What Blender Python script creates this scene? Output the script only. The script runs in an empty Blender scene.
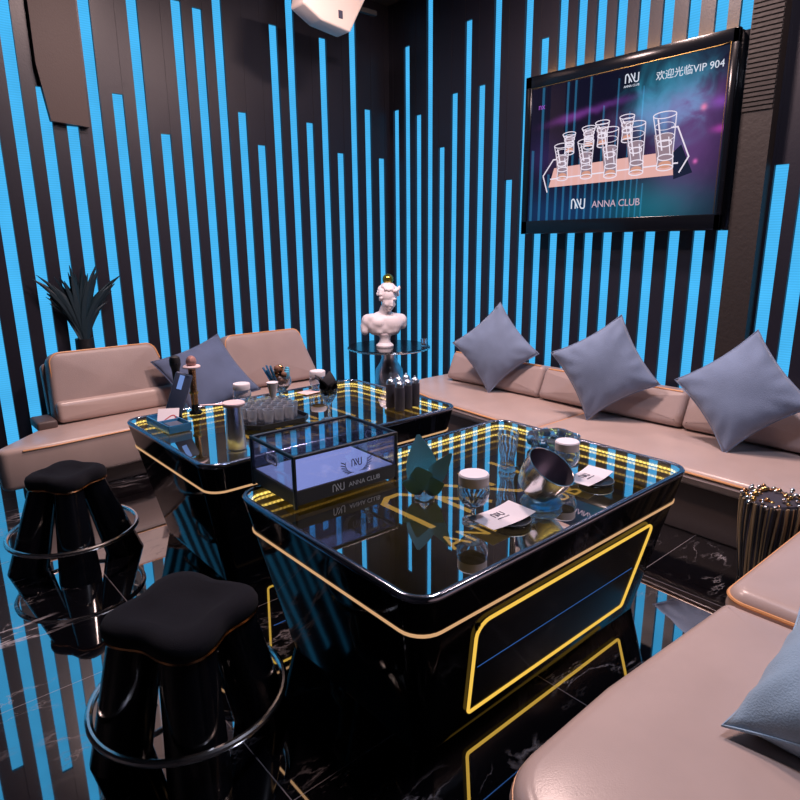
import bpy, bmesh, math, random
from mathutils import Matrix, Vector, noise
random.seed(7)
PI = math.pi
sc = bpy.context.scene
COL = sc.collection
R_ = math.radians

# ------------------------------------------------------------------ materials
def new_mat(name):
    m = bpy.data.materials.new(name); m.use_nodes = True
    nt = m.node_tree; nt.nodes.clear()
    out = nt.nodes.new('ShaderNodeOutputMaterial')
    return m, nt, out
def N(nt, typ, **kw):
    n = nt.nodes.new(typ)
    for k, v in kw.items():
        if k in n.inputs: n.inputs[k].default_value = v
        else: setattr(n, k, v)
    return n
def c4(c): return (c[0], c[1], c[2], 1)
def bsdf(nt, col, rough, metal=0.0, ior=1.5, **kw):
    b = nt.nodes.new('ShaderNodeBsdfPrincipled')
    b.inputs['Base Color'].default_value = c4(col); b.inputs['Roughness'].default_value = rough
    b.inputs['Metallic'].default_value = metal; b.inputs['IOR'].default_value = ior
    for k, v in kw.items(): b.inputs[k].default_value = v
    return b
def plain(name, col, rough=.5, metal=0.0, ior=1.5, bump=0, bscale=60, var=0.0, **kw):
    m, nt, out = new_mat(name)
    b = bsdf(nt, col, rough, metal, ior, **kw)
    tc = N(nt, 'ShaderNodeTexCoord')
    no = N(nt, 'ShaderNodeTexNoise', Scale=bscale, Detail=4.0)
    nt.links.new(tc.outputs['Object'], no.inputs['Vector'])
    if bump:
        bp = N(nt, 'ShaderNodeBump', Strength=bump, Distance=.01)
        nt.links.new(no.outputs['Fac'], bp.inputs['Height']); nt.links.new(bp.outputs['Normal'], b.inputs['Normal'])
    if var:
        n2 = N(nt, 'ShaderNodeTexNoise', Scale=6.0, Detail=3.0)
        nt.links.new(tc.outputs['Object'], n2.inputs['Vector'])
        r = N(nt, 'ShaderNodeValToRGB'); r.color_ramp.elements[0].position = .3; r.color_ramp.elements[1].position = .7
        r.color_ramp.elements[0].color = c4([x*(1-var) for x in col]); r.color_ramp.elements[1].color = c4([min(1, x*(1+var)) for x in col])
        nt.links.new(n2.outputs['Fac'], r.inputs['Fac']); nt.links.new(r.outputs['Color'], b.inputs['Base Color'])
    nt.links.new(b.outputs[0], out.inputs[0])
    return m
def emit(name, col, s=1.0, gloss=0.0):
    m, nt, out = new_mat(name)
    e = N(nt, 'ShaderNodeEmission', Strength=s); e.inputs['Color'].default_value = c4(col)
    if gloss:
        g = N(nt, 'ShaderNodeBsdfGlossy', Roughness=.03); mx = N(nt, 'ShaderNodeMixShader', Fac=gloss)
        nt.links.new(e.outputs[0], mx.inputs[1]); nt.links.new(g.outputs[0], mx.inputs[2]); nt.links.new(mx.outputs[0], out.inputs[0])
    else: nt.links.new(e.outputs[0], out.inputs[0])
    return m
def thin_glass(name, tint=(.93, .96, 1), base=.06, amt=.75, rough=.01):
    m, nt, out = new_mat(name)
    t = N(nt, 'ShaderNodeBsdfTransparent'); t.inputs[0].default_value = c4(tint)
    g = N(nt, 'ShaderNodeBsdfGlossy', Roughness=rough)
    lw = N(nt, 'ShaderNodeLayerWeight', Blend=.35)
    ma = N(nt, 'ShaderNodeMath', operation='MULTIPLY_ADD'); ma.inputs[1].default_value = amt; ma.inputs[2].default_value = base
    nt.links.new(lw.outputs['Fresnel'], ma.inputs[0])
    mx = N(nt, 'ShaderNodeMixShader')
    nt.links.new(ma.outputs[0], mx.inputs[0]); nt.links.new(t.outputs[0], mx.inputs[1]); nt.links.new(g.outputs[0], mx.inputs[2])
    nt.links.new(mx.outputs[0], out.inputs[0])
    return m
def vein_nodes(nt, vec, scale, width, mask_scale, lo, hi, stretch=(1, 1, 1)):
    mp = N(nt, 'ShaderNodeMapping'); mp.inputs['Scale'].default_value = stretch; mp.inputs['Rotation'].default_value = (0, 0, .5)
    nt.links.new(vec, mp.inputs['Vector'])
    n1 = N(nt, 'ShaderNodeTexNoise', Scale=scale, Detail=6.0, Roughness=.62, Distortion=.5)
    nt.links.new(mp.outputs[0], n1.inputs['Vector'])
    s = N(nt, 'ShaderNodeMath', operation='SUBTRACT'); s.inputs[1].default_value = .5
    a = N(nt, 'ShaderNodeMath', operation='ABSOLUTE')
    r = N(nt, 'ShaderNodeMapRange'); r.inputs[1].default_value = 0; r.inputs[2].default_value = width; r.inputs[3].default_value = 1; r.inputs[4].default_value = 0
    nt.links.new(n1.outputs['Fac'], s.inputs[0]); nt.links.new(s.outputs[0], a.inputs[0]); nt.links.new(a.outputs[0], r.inputs[0])
    n2 = N(nt, 'ShaderNodeTexNoise', Scale=mask_scale, Detail=3.0)
    nt.links.new(mp.outputs[0], n2.inputs['Vector'])
    r2 = N(nt, 'ShaderNodeMapRange'); r2.inputs[1].default_value = lo; r2.inputs[2].default_value = hi
    nt.links.new(n2.outputs['Fac'], r2.inputs[0])
    mu = N(nt, 'ShaderNodeMath', operation='MULTIPLY'); nt.links.new(r.outputs[0], mu.inputs[0]); nt.links.new(r2.outputs[0], mu.inputs[1])
    return mu.outputs[0]
def marble_floor():
    m, nt, out = new_mat('black_marble_floor')
    tc = N(nt, 'ShaderNodeTexCoord')
    v1 = vein_nodes(nt, tc.outputs['Object'], 1.3, .020, 1.5, .52, .66, (1, 2.4, 1))
    v2 = vein_nodes(nt, tc.outputs['Object'], 3.4, .014, 2.0, .52, .65, (1, 2.2, 1))
    mxv = N(nt, 'ShaderNodeMath', operation='MULTIPLY_ADD'); mxv.inputs[1].default_value = .6
    nt.links.new(v2, mxv.inputs[0]); nt.links.new(v1, mxv.inputs[2])
    # fine tile joints
    sep = N(nt, 'ShaderNodeSeparateXYZ'); nt.links.new(tc.outputs['Object'], sep.inputs[0])
    js = []
    for ax, off in ((0, 2.48), (1, 1.239)):
        s = N(nt, 'ShaderNodeMath', operation='SUBTRACT'); s.inputs[1].default_value = off
        nt.links.new(sep.outputs[ax], s.inputs[0])
        pp = N(nt, 'ShaderNodeMath', operation='PINGPONG'); pp.inputs[1].default_value = .45
        nt.links.new(s.outputs[0], pp.inputs[0])
        l = N(nt, 'ShaderNodeMath', operation='LESS_THAN'); l.inputs[1].default_value = .0016
        nt.links.new(pp.outputs[0], l.inputs[0]); js.append(l)
    jm = N(nt, 'ShaderNodeMath', operation='MAXIMUM'); nt.links.new(js[0].outputs[0], jm.inputs[0]); nt.links.new(js[1].outputs[0], jm.inputs[1])
    jm2 = N(nt, 'ShaderNodeMath', operation='MULTIPLY'); jm2.inputs[1].default_value = .55; nt.links.new(jm.outputs[0], jm2.inputs[0])
    tot = N(nt, 'ShaderNodeMath', operation='MAXIMUM', use_clamp=True); nt.links.new(mxv.outputs[0], tot.inputs[0]); nt.links.new(jm2.outputs[0], tot.inputs[1])
    ramp = N(nt, 'ShaderNodeMix', data_type='RGBA'); 
    nt.links.new(tot.outputs[0], ramp.inputs[0]); ramp.inputs[6].default_value = (.006, .006, .009, 1); ramp.inputs[7].default_value = (.60, .55, .58, 1)
    b = bsdf(nt, (.01, .01, .01), .06); nt.links.new(ramp.outputs[2], b.inputs['Base Color'])
    g = N(nt, 'ShaderNodeBsdfGlossy', Roughness=.02)
    lw = N(nt, 'ShaderNodeLayerWeight', Blend=.5)
    ma = N(nt, 'ShaderNodeMath', operation='MULTIPLY_ADD'); ma.inputs[1].default_value = FLOOR_F[1]; ma.inputs[2].default_value = FLOOR_F[0]
    nt.links.new(lw.outputs['Fresnel'], ma.inputs[0])
    inv = N(nt, 'ShaderNodeMath', operation='MULTIPLY_ADD', use_clamp=True); inv.inputs[1].default_value = -.45
    nt.links.new(tot.outputs[0], inv.inputs[0]); nt.links.new(ma.outputs[0], inv.inputs[2])
    mx = N(nt, 'ShaderNodeMixShader')
    nt.links.new(inv.outputs[0], mx.inputs[0]); nt.links.new(b.outputs[0], mx.inputs[1]); nt.links.new(g.outputs[0], mx.inputs[2]); nt.links.new(mx.outputs[0], out.inputs[0])
    return m
FLOOR_F = (.52, .5)
def marble_body():
    m, nt, out = new_mat('polished_black_marble')
    tc = N(nt, 'ShaderNodeTexCoord')
    v1 = vein_nodes(nt, tc.outputs['Object'], 2.0, .05, 1.6, .52, .68, (1.5, 1.5, .6))
    ramp = N(nt, 'ShaderNodeMix', data_type='RGBA')
    nt.links.new(v1, ramp.inputs[0]); ramp.inputs[6].default_value = (.005, .006, .009, 1); ramp.inputs[7].default_value = (.06, .07, .10, 1)
    b = bsdf(nt, (.01, .01, .01), .06, 0, 1.4, **{'Specular IOR Level': .16}); nt.links.new(ramp.outputs[2], b.inputs['Base Color'])
    nt.links.new(b.outputs[0], out.inputs[0])
    return m
def led_mat(name, col, s):
    # light strip seen through a fine mesh of lamps
    m, nt, out = new_mat(name)
    tc = N(nt, 'ShaderNodeTexCoord')
    no = N(nt, 'ShaderNodeTexNoise', Scale=3.0, Detail=2.0); nt.links.new(tc.outputs['Object'], no.inputs['Vector'])
    mr = N(nt, 'ShaderNodeMapRange'); mr.inputs[1].default_value = .3; mr.inputs[2].default_value = .7; mr.inputs[3].default_value = .9*s; mr.inputs[4].default_value = 1.08*s
    nt.links.new(no.outputs['Fac'], mr.inputs[0])
    sep = N(nt, 'ShaderNodeSeparateXYZ'); nt.links.new(tc.outputs['Object'], sep.inputs[0])
    pp = N(nt, 'ShaderNodeMath', operation='PINGPONG'); pp.inputs[1].default_value = .007; nt.links.new(sep.outputs[2], pp.inputs[0])
    m2 = N(nt, 'ShaderNodeMapRange'); m2.inputs[1].default_value = 0; m2.inputs[2].default_value = .007; m2.inputs[3].default_value = .9; m2.inputs[4].default_value = 1.1
    nt.links.new(pp.outputs[0], m2.inputs[0])
    mu = N(nt, 'ShaderNodeMath', operation='MULTIPLY'); nt.links.new(mr.outputs[0], mu.inputs[0]); nt.links.new(m2.outputs[0], mu.inputs[1])
    e = N(nt, 'ShaderNodeEmission'); e.inputs['Color'].default_value = c4(col); nt.links.new(mu.outputs[0], e.inputs['Strength'])
    nt.links.new(e.outputs[0], out.inputs[0])
    return m
def dotted_led(name, col, s):
    m, nt, out = new_mat(name)
    uv = N(nt, 'ShaderNodeUVMap'); sep = N(nt, 'ShaderNodeSeparateXYZ'); nt.links.new(uv.outputs[0], sep.inputs[0])
    pp = N(nt, 'ShaderNodeMath', operation='PINGPONG'); pp.inputs[1].default_value = .0085; nt.links.new(sep.outputs[0], pp.inputs[0])
    mr = N(nt, 'ShaderNodeMapRange'); mr.inputs[1].default_value = .002; mr.inputs[2].default_value = .006; mr.inputs[3].default_value = .6*s; mr.inputs[4].default_value = 1.1*s
    nt.links.new(pp.outputs[0], mr.inputs[0])
    e = N(nt, 'ShaderNodeEmission'); e.inputs['Color'].default_value = c4(col); nt.links.new(mr.outputs[0], e.inputs['Strength'])
    nt.links.new(e.outputs[0], out.inputs[0])
    return m
def smoked_top():
    m, nt, out = new_mat('smoked_mirror_glass')
    t = N(nt, 'ShaderNodeBsdfTransparent'); t.inputs[0].default_value = (.95, .95, .97, 1)
    g = N(nt, 'ShaderNodeBsdfGlossy', Roughness=.004); g.inputs[0].default_value = (.95, .97, 1, 1)
    lw = N(nt, 'ShaderNodeLayerWeight', Blend=.5)
    ma = N(nt, 'ShaderNodeMath', operation='MULTIPLY_ADD'); ma.inputs[1].default_value = .40; ma.inputs[2].default_value = .56
    nt.links.new(lw.outputs['Fresnel'], ma.inputs[0])
    mx = N(nt, 'ShaderNodeMixShader')
    nt.links.new(ma.outputs[0], mx.inputs[0]); nt.links.new(t.outputs[0], mx.inputs[1]); nt.links.new(g.outputs[0], mx.inputs[2]); nt.links.new(mx.outputs[0], out.inputs[0])
    return m
def screen_mat():
    # the picture the television shows: dark room, violet haze, turquoise smoke
    m, nt, out = new_mat('television_picture')
    uv = N(nt, 'ShaderNodeUVMap')
    no = N(nt, 'ShaderNodeTexNoise', Scale=4.5, Detail=5.0, Distortion=1.6); nt.links.new(uv.outputs[0], no.inputs['Vector'])
    def warp(amt):
        s = N(nt, 'ShaderNodeVectorMath', operation='SUBTRACT'); s.inputs[1].default_value = (.5, .5, .5); nt.links.new(no.outputs['Color'], s.inputs[0])
        k = N(nt, 'ShaderNodeVectorMath', operation='SCALE'); k.inputs['Scale'].default_value = amt; nt.links.new(s.outputs[0], k.inputs[0])
        a = N(nt, 'ShaderNodeVectorMath', operation='ADD'); nt.links.new(uv.outputs[0], a.inputs[0]); nt.links.new(k.outputs[0], a.inputs[1])
        return a.outputs[0]
    acc = None
    def blob(cx, cy, sx, sy, col, w=0.0, rot=0.0):
        nonlocal acc
        mp = N(nt, 'ShaderNodeMapping', vector_type='TEXTURE'); mp.inputs['Location'].default_value = (cx, cy, 0); mp.inputs['Scale'].default_value = (sx, sy, 1); mp.inputs['Rotation'].default_value = (0, 0, rot)
        nt.links.new(warp(w) if w else uv.outputs[0], mp.inputs['Vector'])
        sp = N(nt, 'ShaderNodeSeparateXYZ'); nt.links.new(mp.outputs[0], sp.inputs[0])
        cb = N(nt, 'ShaderNodeCombineXYZ'); nt.links.new(sp.outputs[0], cb.inputs[0]); nt.links.new(sp.outputs[1], cb.inputs[1])
        d = N(nt, 'ShaderNodeVectorMath', operation='DOT_PRODUCT'); nt.links.new(cb.outputs[0], d.inputs[0]); nt.links.new(cb.outputs[0], d.inputs[1])
        ng = N(nt, 'ShaderNodeMath', operation='MULTIPLY'); ng.inputs[1].default_value = -1; nt.links.new(d.outputs['Value'], ng.inputs[0])
        ex = N(nt, 'ShaderNodeMath', operation='EXPONENT'); nt.links.new(ng.outputs[0], ex.inputs[0])
        vm = N(nt, 'ShaderNodeVectorMath', operation='SCALE'); vm.inputs[0].default_value = col; nt.links.new(ex.outputs[0], vm.inputs['Scale'])
        if acc is None:
            a = N(nt, 'ShaderNodeVectorMath', operation='ADD'); a.inputs[1].default_value = (.008, .008, .025); nt.links.new(vm.outputs[0], a.inputs[0])
        else:
            a = N(nt, 'ShaderNodeVectorMath', operation='ADD'); nt.links.new(acc, a.inputs[0]); nt.links.new(vm.outputs[0], a.inputs[1])
        acc = a.outputs[0]
    blob(1.0, .72, .15, .16, (.02, .26, .38), .35, .6)
    blob(.86, .62, .10, .12, (.015, .22, .34), .4, .9)
    blob(1.12, .64, .06, .16, (.01, .14, .20), .3, -.4)
    blob(1.0, .60, .34, .08, (.14, .05, .18), .12, .12)
    blob(1.12, .42, .22, .28, (.14, .055, .20), .10)
    blob(.34, .655, .17, .022, (.16, .03, .22), .05, .12)
    blob(.60, .69, .2, .02, (.08, .02, .14), .05, .12)
    blob(.12, .42, .14, .12, (.02, .01, .06), .1)
    blob(.95, .06, .28, .15, (.0, .13, .16), .06)
    blob(.30, .05, .5, .14, (.0, .03, .10), .06)
    blob(1.31, .46, .05, .018, (.35, .03, .28), .02)
    blob(1.29, .60, .05, .03, (.16, .04, .30), .02)
    blob(1.18, .30, .012, .012, (.7, .12, .4)); blob(1.20, .585, .016, .016, (.8, .10, .12))
    e = N(nt, 'ShaderNodeEmission', Strength=1.0); nt.links.new(acc, e.inputs['Color'])
    g = N(nt, 'ShaderNodeBsdfGlossy', Roughness=.01); mx = N(nt, 'ShaderNodeMixShader', Fac=.24)
    nt.links.new(e.outputs[0], mx.inputs[1]); nt.links.new(g.outputs[0], mx.inputs[2]); nt.links.new(mx.outputs[0], out.inputs[0])
    return m

def solid_glass(name, tint=(.95, .97, 1), glitter_white=.10, rough=.0):  # white diffuse share paints the glitter of light in the glass
    m, nt, out = new_mat(name)
    g = N(nt, 'ShaderNodeBsdfGlass', Roughness=rough, IOR=1.45); g.inputs['Color'].default_value = c4(tint)
    d = N(nt, 'ShaderNodeBsdfTranslucent'); d.inputs[0].default_value = (.85, .9, 1, 1)
    d2 = N(nt, 'ShaderNodeBsdfDiffuse'); d2.inputs[0].default_value = (.85, .9, 1, 1)
    m1 = N(nt, 'ShaderNodeMixShader', Fac=.5); nt.links.new(d.outputs[0], m1.inputs[1]); nt.links.new(d2.outputs[0], m1.inputs[2])
    mx = N(nt, 'ShaderNodeMixShader', Fac=glitter_white); nt.links.new(g.outputs[0], mx.inputs[1]); nt.links.new(m1.outputs[0], mx.inputs[2])
    nt.links.new(mx.outputs[0], out.inputs[0])
    return m
M = dict(
    floor=marble_floor(), marble=marble_body(), top=smoked_top(), screen=screen_mat(),
    slat=plain('dark_wall_laminate', (.0115, .0112, .021), .42, bump=.08, bscale=90),
    board=plain('brown_board', (.052, .036, .034), .6, bump=.1, bscale=120),
    rib=plain('ribbed_brown_board', (.020, .0145, .0135), .6, bump=.2, bscale=40),
    ceil=plain('dark_ceiling', (.02, .02, .024), .8),
    led=led_mat('blue_led', (.065, .475, .91), 1.0),
    yled=dotted_led('yellow_led_dots', (1, .74, .16), 4.0), yled_refl=dotted_led('yellow_led_reflection', (1, .68, .13), 2.4),
    yled_refl_faint=dotted_led('yellow_led_reflection_faint', (1, .62, .10), .8), yled_refl_fainter=dotted_led('yellow_led_reflection_fainter', (1, .55, .08), .25),
    yline=emit('yellow_light_line', (.93, .56, .085), 1.0),
    band=emit('amber_light_band', (.70, .40, .20), .9),
    emblem=emit('amber_emblem', (.9, .52, .10), 1.0),
    amber=emit('amber_backlight', (1, .50, .11), 40.0),
    black_gloss=plain('black_lacquer', (.004, .005, .008), .16, ior=1.5),
    black=plain('matte_black', (.008, .008, .010), .6),
    blackmetal=plain('black_metal', (.02, .024, .035), .3, .3),
    chrome=plain('polished_steel', (.85, .83, .82), .18, 1.0), steel=plain('brushed_steel', (.62, .66, .74), .28, 1.0),
    bronze=plain('bronze', (.62, .30, .14), .22, 1.0), gold=plain('gold_metal', (.75, .48, .16), .25, 1.0),
    leather=plain('beige_leather', (.52, .405, .37), .28, bump=.05, bscale=260, var=.05),
    leather_b=plain('taupe_leather', (.40, .315, .30), .42, bump=.12, bscale=160, var=.05),
    skirt=plain('brown_leather_skirt', (.10, .072, .068), .5, bump=.1, bscale=150),
    highlight_pipe=plain('warm_highlight_piping', (.80, .40, .17), .35),  # orange tone paints the warm highlight along the sofa edges
    velvet=plain('grey_blue_velvet', (.19, .26, .405), .85, bump=.25, bscale=220, var=.10, **{'Sheen Weight': .35, 'Sheen Roughness': .5}),
    velvet_d=plain('slate_blue_velvet', (.10, .14, .25), .85, bump=.25, bscale=220, var=.10, **{'Sheen Weight': .2}),
    velvet_l=plain('pale_blue_velvet', (.30, .45, .60), .8, bump=.25, bscale=220, var=.10, **{'Sheen Weight': .3}),
    fur=plain('black_plush', (.0045, .0055, .011), .95, bump=.5, bscale=420, **{'Sheen Weight': .03, 'Sheen Roughness': .6, 'Specular IOR Level': .2}),
    plaster=plain('white_plaster', (.80, .74, .76), .5, bump=.06, bscale=70),
    paper=plain('white_paper', (.78, .74, .80), .7), pinkpaper=plain('pink_paper', (.80, .62, .64), .7),
    ink=plain('dark_print', (.05, .05, .09), .7), redink=plain('red_print', (.5, .08, .1), .7),
    silver_print=plain('silver_print', (.72, .74, .8), .5),
    teal=plain('teal_cloth', (.22, .55, .68), .8, bump=.2, bscale=300), darkcloth=plain('black_cloth', (.022, .022, .03), .8, bump=.2, bscale=300),
    glass=thin_glass('clear_glass'), acryl=thin_glass('clear_acrylic', (.90, .92, 1), .05, .5),
    blueacryl=plain('blue_acrylic', (.10, .42, .80), .12, **{'Transmission Weight': .45}), rimmetal=plain('dark_polished_rim', (.30, .34, .44), .14, .95), thick=solid_glass('heavy_glass'), shot=solid_glass('shot_glass', (.96, .97, 1), .36),
    crystal=solid_glass('cut_crystal', (.62, .84, .97), .10),
    lightbox=emit('pale_light_panel', (.36, .42, .86), .85),
    plastic_w=plain('white_plastic', (.80, .68, .64), .5), slate=plain('slate_panel', (.07, .09, .15), .3),
    snack=plain('brown_snack', (.20, .09, .05), .6, var=.4), brown=plain('brown_wood', (.22, .08, .05), .5),
    greenball=plain('gold_green_glaze', (.32, .26, .05), .16, .85), leaf=plain('dark_leaf', (.006, .020, .030), .4), pot=plain('dark_pot', (.01, .012, .016), .4),
    stone=plain('black_coaster', (.008, .008, .010), .25), cordg=plain('gold_cord', (.46, .33, .19), .42, .45), cordk=plain('black_cord', (.012, .011, .014), .5),
    well=plain('dark_gold_well_wall', (.30, .23, .09), .35),
    fabric_k=plain('dark_bag_cloth', (.045, .040, .058), .7),
    pic_pink=emit('picture_pink', (.90, .50, .46), .95, .1), pic_line=emit('picture_outline', (.88, .80, .92), 1.0, .05), pic_warm=emit('picture_amber', (.75, .36, .26), .9, .05),
    pic_dark=emit('picture_dark', (.015, .02, .05), 1, .2), pic_text=emit('picture_text', (.78, .82, .95), .9), pic_pale=emit('picture_text_pink', (.72, .50, .62), .8), pic_violet=emit('picture_violet', (.40, .10, .65), .8), pic_dim=emit('picture_glass', (.42, .30, .36), .8, .1),
)

# ------------------------------------------------------------------ geometry
class Geo:
    def __init__(s): s.v = []; s.f = []
    def add(s, v, f, mx=None):
        o = len(s.v)
        s.v += [tuple(mx @ Vector(p)) if mx else tuple(p) for p in v]
        s.f += [tuple(i+o for i in q) for q in f]
        return s
    def merge(s, g, mx=None): return s.add(g.v, g.f, mx)
def box(x0, y0, z0, x1, y1, z1):
    v = [(x0,y0,z0),(x1,y0,z0),(x1,y1,z0),(x0,y1,z0),(x0,y0,z1),(x1,y0,z1),(x1,y1,z1),(x0,y1,z1)]
    return v, [(0,3,2,1),(4,5,6,7),(0,1,5,4),(1,2,6,5),(2,3,7,6),(3,0,4,7)]
def bbox(x0, y0, z0, x1, y1, z1, r=.01, seg=3):
    bm = bmesh.new(); bmesh.ops.create_cube(bm, size=1)
    for v in bm.verts: v.co = Vector(((x0+x1)/2+v.co.x*(x1-x0), (y0+y1)/2+v.co.y*(y1-y0), (z0+z1)/2+v.co.z*(z1-z0)))
    bmesh.ops.bevel(bm, geom=bm.edges[:], offset=r, segments=seg, profile=.5, affect='EDGES')
    v = [tuple(p.co) for p in bm.verts]; bm.verts.index_update(); f = [tuple(p.index for p in q.verts) for q in bm.faces]
    bm.free(); return v, f
def loft(rings, cap0=True, cap1=True, closed=True):
    n = len(rings[0]); v = [p for r in rings for p in r]; f = []
    for i in range(len(rings)-1):
        for j in range(n if closed else n-1):
            a = i*n+j; b = i*n+(j+1) % n
            f.append((a, b, b+n, a+n))
    if cap0: f.append(tuple(reversed(range(n))))
    if cap1: f.append(tuple(range((len(rings)-1)*n, len(rings)*n)))
    return v, f
def lathe(prof, n=32, c=(0,0,0), caps=(True, True)):
    rings = [[(c[0]+r*math.cos(2*PI*j/n), c[1]+r*math.sin(2*PI*j/n), c[2]+z) for j in range(n)] for r, z in prof]
    return loft(rings, *caps)
def tube(path, r, n=8, closed=False):
    P = [Vector(p) for p in path]; m = len(P); rings = []; up = None
    for i in range(m):
        if closed: t = (P[(i+1) % m]-P[i-1]).normalized()
        else: t = (P[min(i+1, m-1)]-P[max(i-1, 0)]).normalized()
        if up is None:
            up = Vector((0,0,1)) if abs(t.z) < .9 else Vector((1,0,0))
        a = t.cross(up)
        if a.length < 1e-5: a = t.orthogonal()
        a.normalize(); b = a.cross(t).normalized(); up = b
        rr = r[i] if isinstance(r, (list, tuple)) else r
        rings.append([tuple(P[i]+a*(rr*math.cos(2*PI*j/n))+b*(rr*math.sin(2*PI*j/n))) for j in range(n)])
    if closed: rings.append(rings[0]); return loft(rings, False, False)
    return loft(rings)
def sphere(c, r, nu=20, nv=12):
    if not isinstance(r, (tuple, list)): r = (r, r, r)
    rings = []
    for i in range(1, nv):
        a = -PI/2+PI*i/nv
        rings.append([(c[0]+r[0]*math.cos(a)*math.cos(2*PI*j/nu), c[1]+r[1]*math.cos(a)*math.sin(2*PI*j/nu), c[2]+r[2]*math.sin(a)) for j in range(nu)])
    return loft(rings)
def rpoly(pts, rad, seg=6):
    n = len(pts); out = []
    for i in range(n):
        p0 = Vector(pts[i-1]); p = Vector(pts[i]); p1 = Vector(pts[(i+1) % n])
        r = rad[i] if isinstance(rad, (list, tuple)) else rad
        a = (p0-p).normalized(); b = (p1-p).normalized(); ang = a.angle(b)
        if r <= 1e-6 or abs(ang-PI) < 1e-3: out.append(tuple(p)); continue
        d = min(r/math.tan(ang/2), (p0-p).length*.49, (p1-p).length*.49); rr = d*math.tan(ang/2)
        cen = p+(a+b).normalized()*(rr/math.sin(ang/2))
        s = p+a*d-cen; e = p+b*d-cen; a0 = math.atan2(s.y, s.x); da = math.atan2(e.y, e.x)-a0
        while da > PI: da -= 2*PI
        while da < -PI: da += 2*PI
        for k in range(seg+1): out.append((cen.x+rr*math.cos(a0+da*k/seg), cen.y+rr*math.sin(a0+da*k/seg)))
    return out
def rrect(w, d, r, seg=6): return rpoly([(-w/2,-d/2),(w/2,-d/2),(w/2,d/2),(-w/2,d/2)], r, seg)
def resample(o, step):
    out = []
    for i in range(len(o)):
        a = Vector(o[i]); b = Vector(o[(i+1) % len(o)]); k = max(1, int((b-a).length/step))
        for j in range(k): out.append(tuple(a.lerp(b, j/k)))
    return out
def inset(o, d):
    n = len(o); res = []
    for i in range(n):
        t = (Vector(o[(i+1) % n])-Vector(o[i-1])).normalized()
        res.append((o[i][0]-t.y*d, o[i][1]+t.x*d))
    return res
def pad(o, z0, z1, rt=.03, rb=.02, crown=0.0, seg=4, bulge=0.0):
    o = resample(o, .12); rings = []
    def ring(d, z): return [(p[0], p[1], z) for p in inset(o, d)]
    for k in range(seg+1):
        a = PI/2*k/seg; rings.append(ring(rb*(1-math.sin(a)), z0+rb*(1-math.cos(a))))
    if bulge: rings.append(ring(-bulge, (z0+z1)/2))
    for k in range(seg+1):
        a = PI/2*k/seg; rings.append(ring(rt*(1-math.cos(a)), z1-rt+rt*math.sin(a)))
    cx = sum(p[0] for p in o)/len(o); cy = sum(p[1] for p in o)/len(o); last = rings[-1]
    for s in (.9, .75, .55, .3, .12):
        rings.append([(cx+(p[0]-cx)*s, cy+(p[1]-cy)*s, z1+crown*(1-s*s)) for p in last])
    return loft(rings)
def ribbon(path, w, t, up=Vector((0,0,1))):
    # flat line of width w, thickness t, along path lying in the plane with normal `up`
    g = Geo(); P = [Vector(p) for p in path]
    L = []; Rr = []
    for i in range(len(P)):
        d0 = (P[i]-P[i-1]).normalized() if i else None; d1 = (P[i+1]-P[i]).normalized() if i < len(P)-1 else None
        d = d0 if d1 is None else d1 if d0 is None else (d0+d1).normalized()
        s = d.cross(up).normalized(); k = 1.0
        if d0 is not None and d1 is not None: k = 1/max(.4, s.dot(d1.cross(up).normalized()))
        L.append(P[i]+s*w/2*k); Rr.append(P[i]-s*w/2*k)
    n = len(P); u = up*t
    v = [tuple(p) for p in L]+[tuple(p) for p in Rr]+[tuple(p+u) for p in L]+[tuple(p+u) for p in Rr]; f = []
    for i in range(n-1):
        f += [(2*n+i, 2*n+i+1, 3*n+i+1, 3*n+i), (i, n+i, n+i+1, i+1), (i, i+1, 2*n+i+1, 2*n+i), (n+i+1, n+i, 3*n+i, 3*n+i+1)]
    f += [(0, 2*n, 3*n, n), (n-1, 2*n-1, 4*n-1, 3*n-1)]
    return v, f
def pillow_geo(L, T, seed=0, n=26, wr=1.0):
    # square scatter cushion, sides pulled in between its pointed corners
    v = []; f = []; a = L/2; idx = {}
    for side in (1, -1):
        for i in range(n+1):
            for j in range(n+1):
                u = -1+2*i/n; w = -1+2*j/n
                edge = i in (0, n) or j in (0, n)
                if side < 0 and edge: idx[(side, i, j)] = idx[(1, i, j)]; continue
                x = a*u*(1-.11*(1-w*w)*abs(u)**1.5); y = a*w*(1-.11*(1-u*u)*abs(w)**1.5)
                h = T*((1-abs(u)**2.4)*(1-abs(w)**2.4))**.62
                q = noise.noise(Vector((u*1.3+seed, w*1.3, side*3.1+seed)))
                rad = math.hypot(u, w); ang = math.atan2(w, u)
                cr = math.sin(ang*14+seed*3+2*noise.noise(Vector((u*2, w*2, seed))))*max(0, rad-.55)*.010
                z = side*h*(1+.22*q*wr)+(0 if edge else side*cr*wr)
                idx[(side, i, j)] = len(v); v.append((x, y, z))
        for i in range(n):
            for j in range(n):
                q = (idx[(side,i,j)], idx[(side,i+1,j)], idx[(side,i+1,j+1)], idx[(side,i,j+1)])
                f.append(q if side > 0 else q[::-1])
    return v, f
def text_geo(s, size, align='CENTER', shear=0.0, t=.0006):
    cu = bpy.data.curves.new('lettering', 'FONT'); cu.body = s; cu.size = size; cu.align_x = align; cu.shear = shear; cu.extrude = t/2; cu.resolution_u = 3
    ob = bpy.data.objects.new('lettering', cu); COL.objects.link(ob)
    dg = bpy.context.evaluated_depsgraph_get(); dg.update()
    me = bpy.data.meshes.new_from_object(ob.evaluated_get(dg))
    v = [tuple(p.co) for p in me.vertices]; f = [tuple(p.vertices) for p in me.polygons]
    bpy.data.objects.remove(ob); bpy.data.curves.remove(cu); bpy.data.meshes.remove(me)
    return v, f
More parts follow.
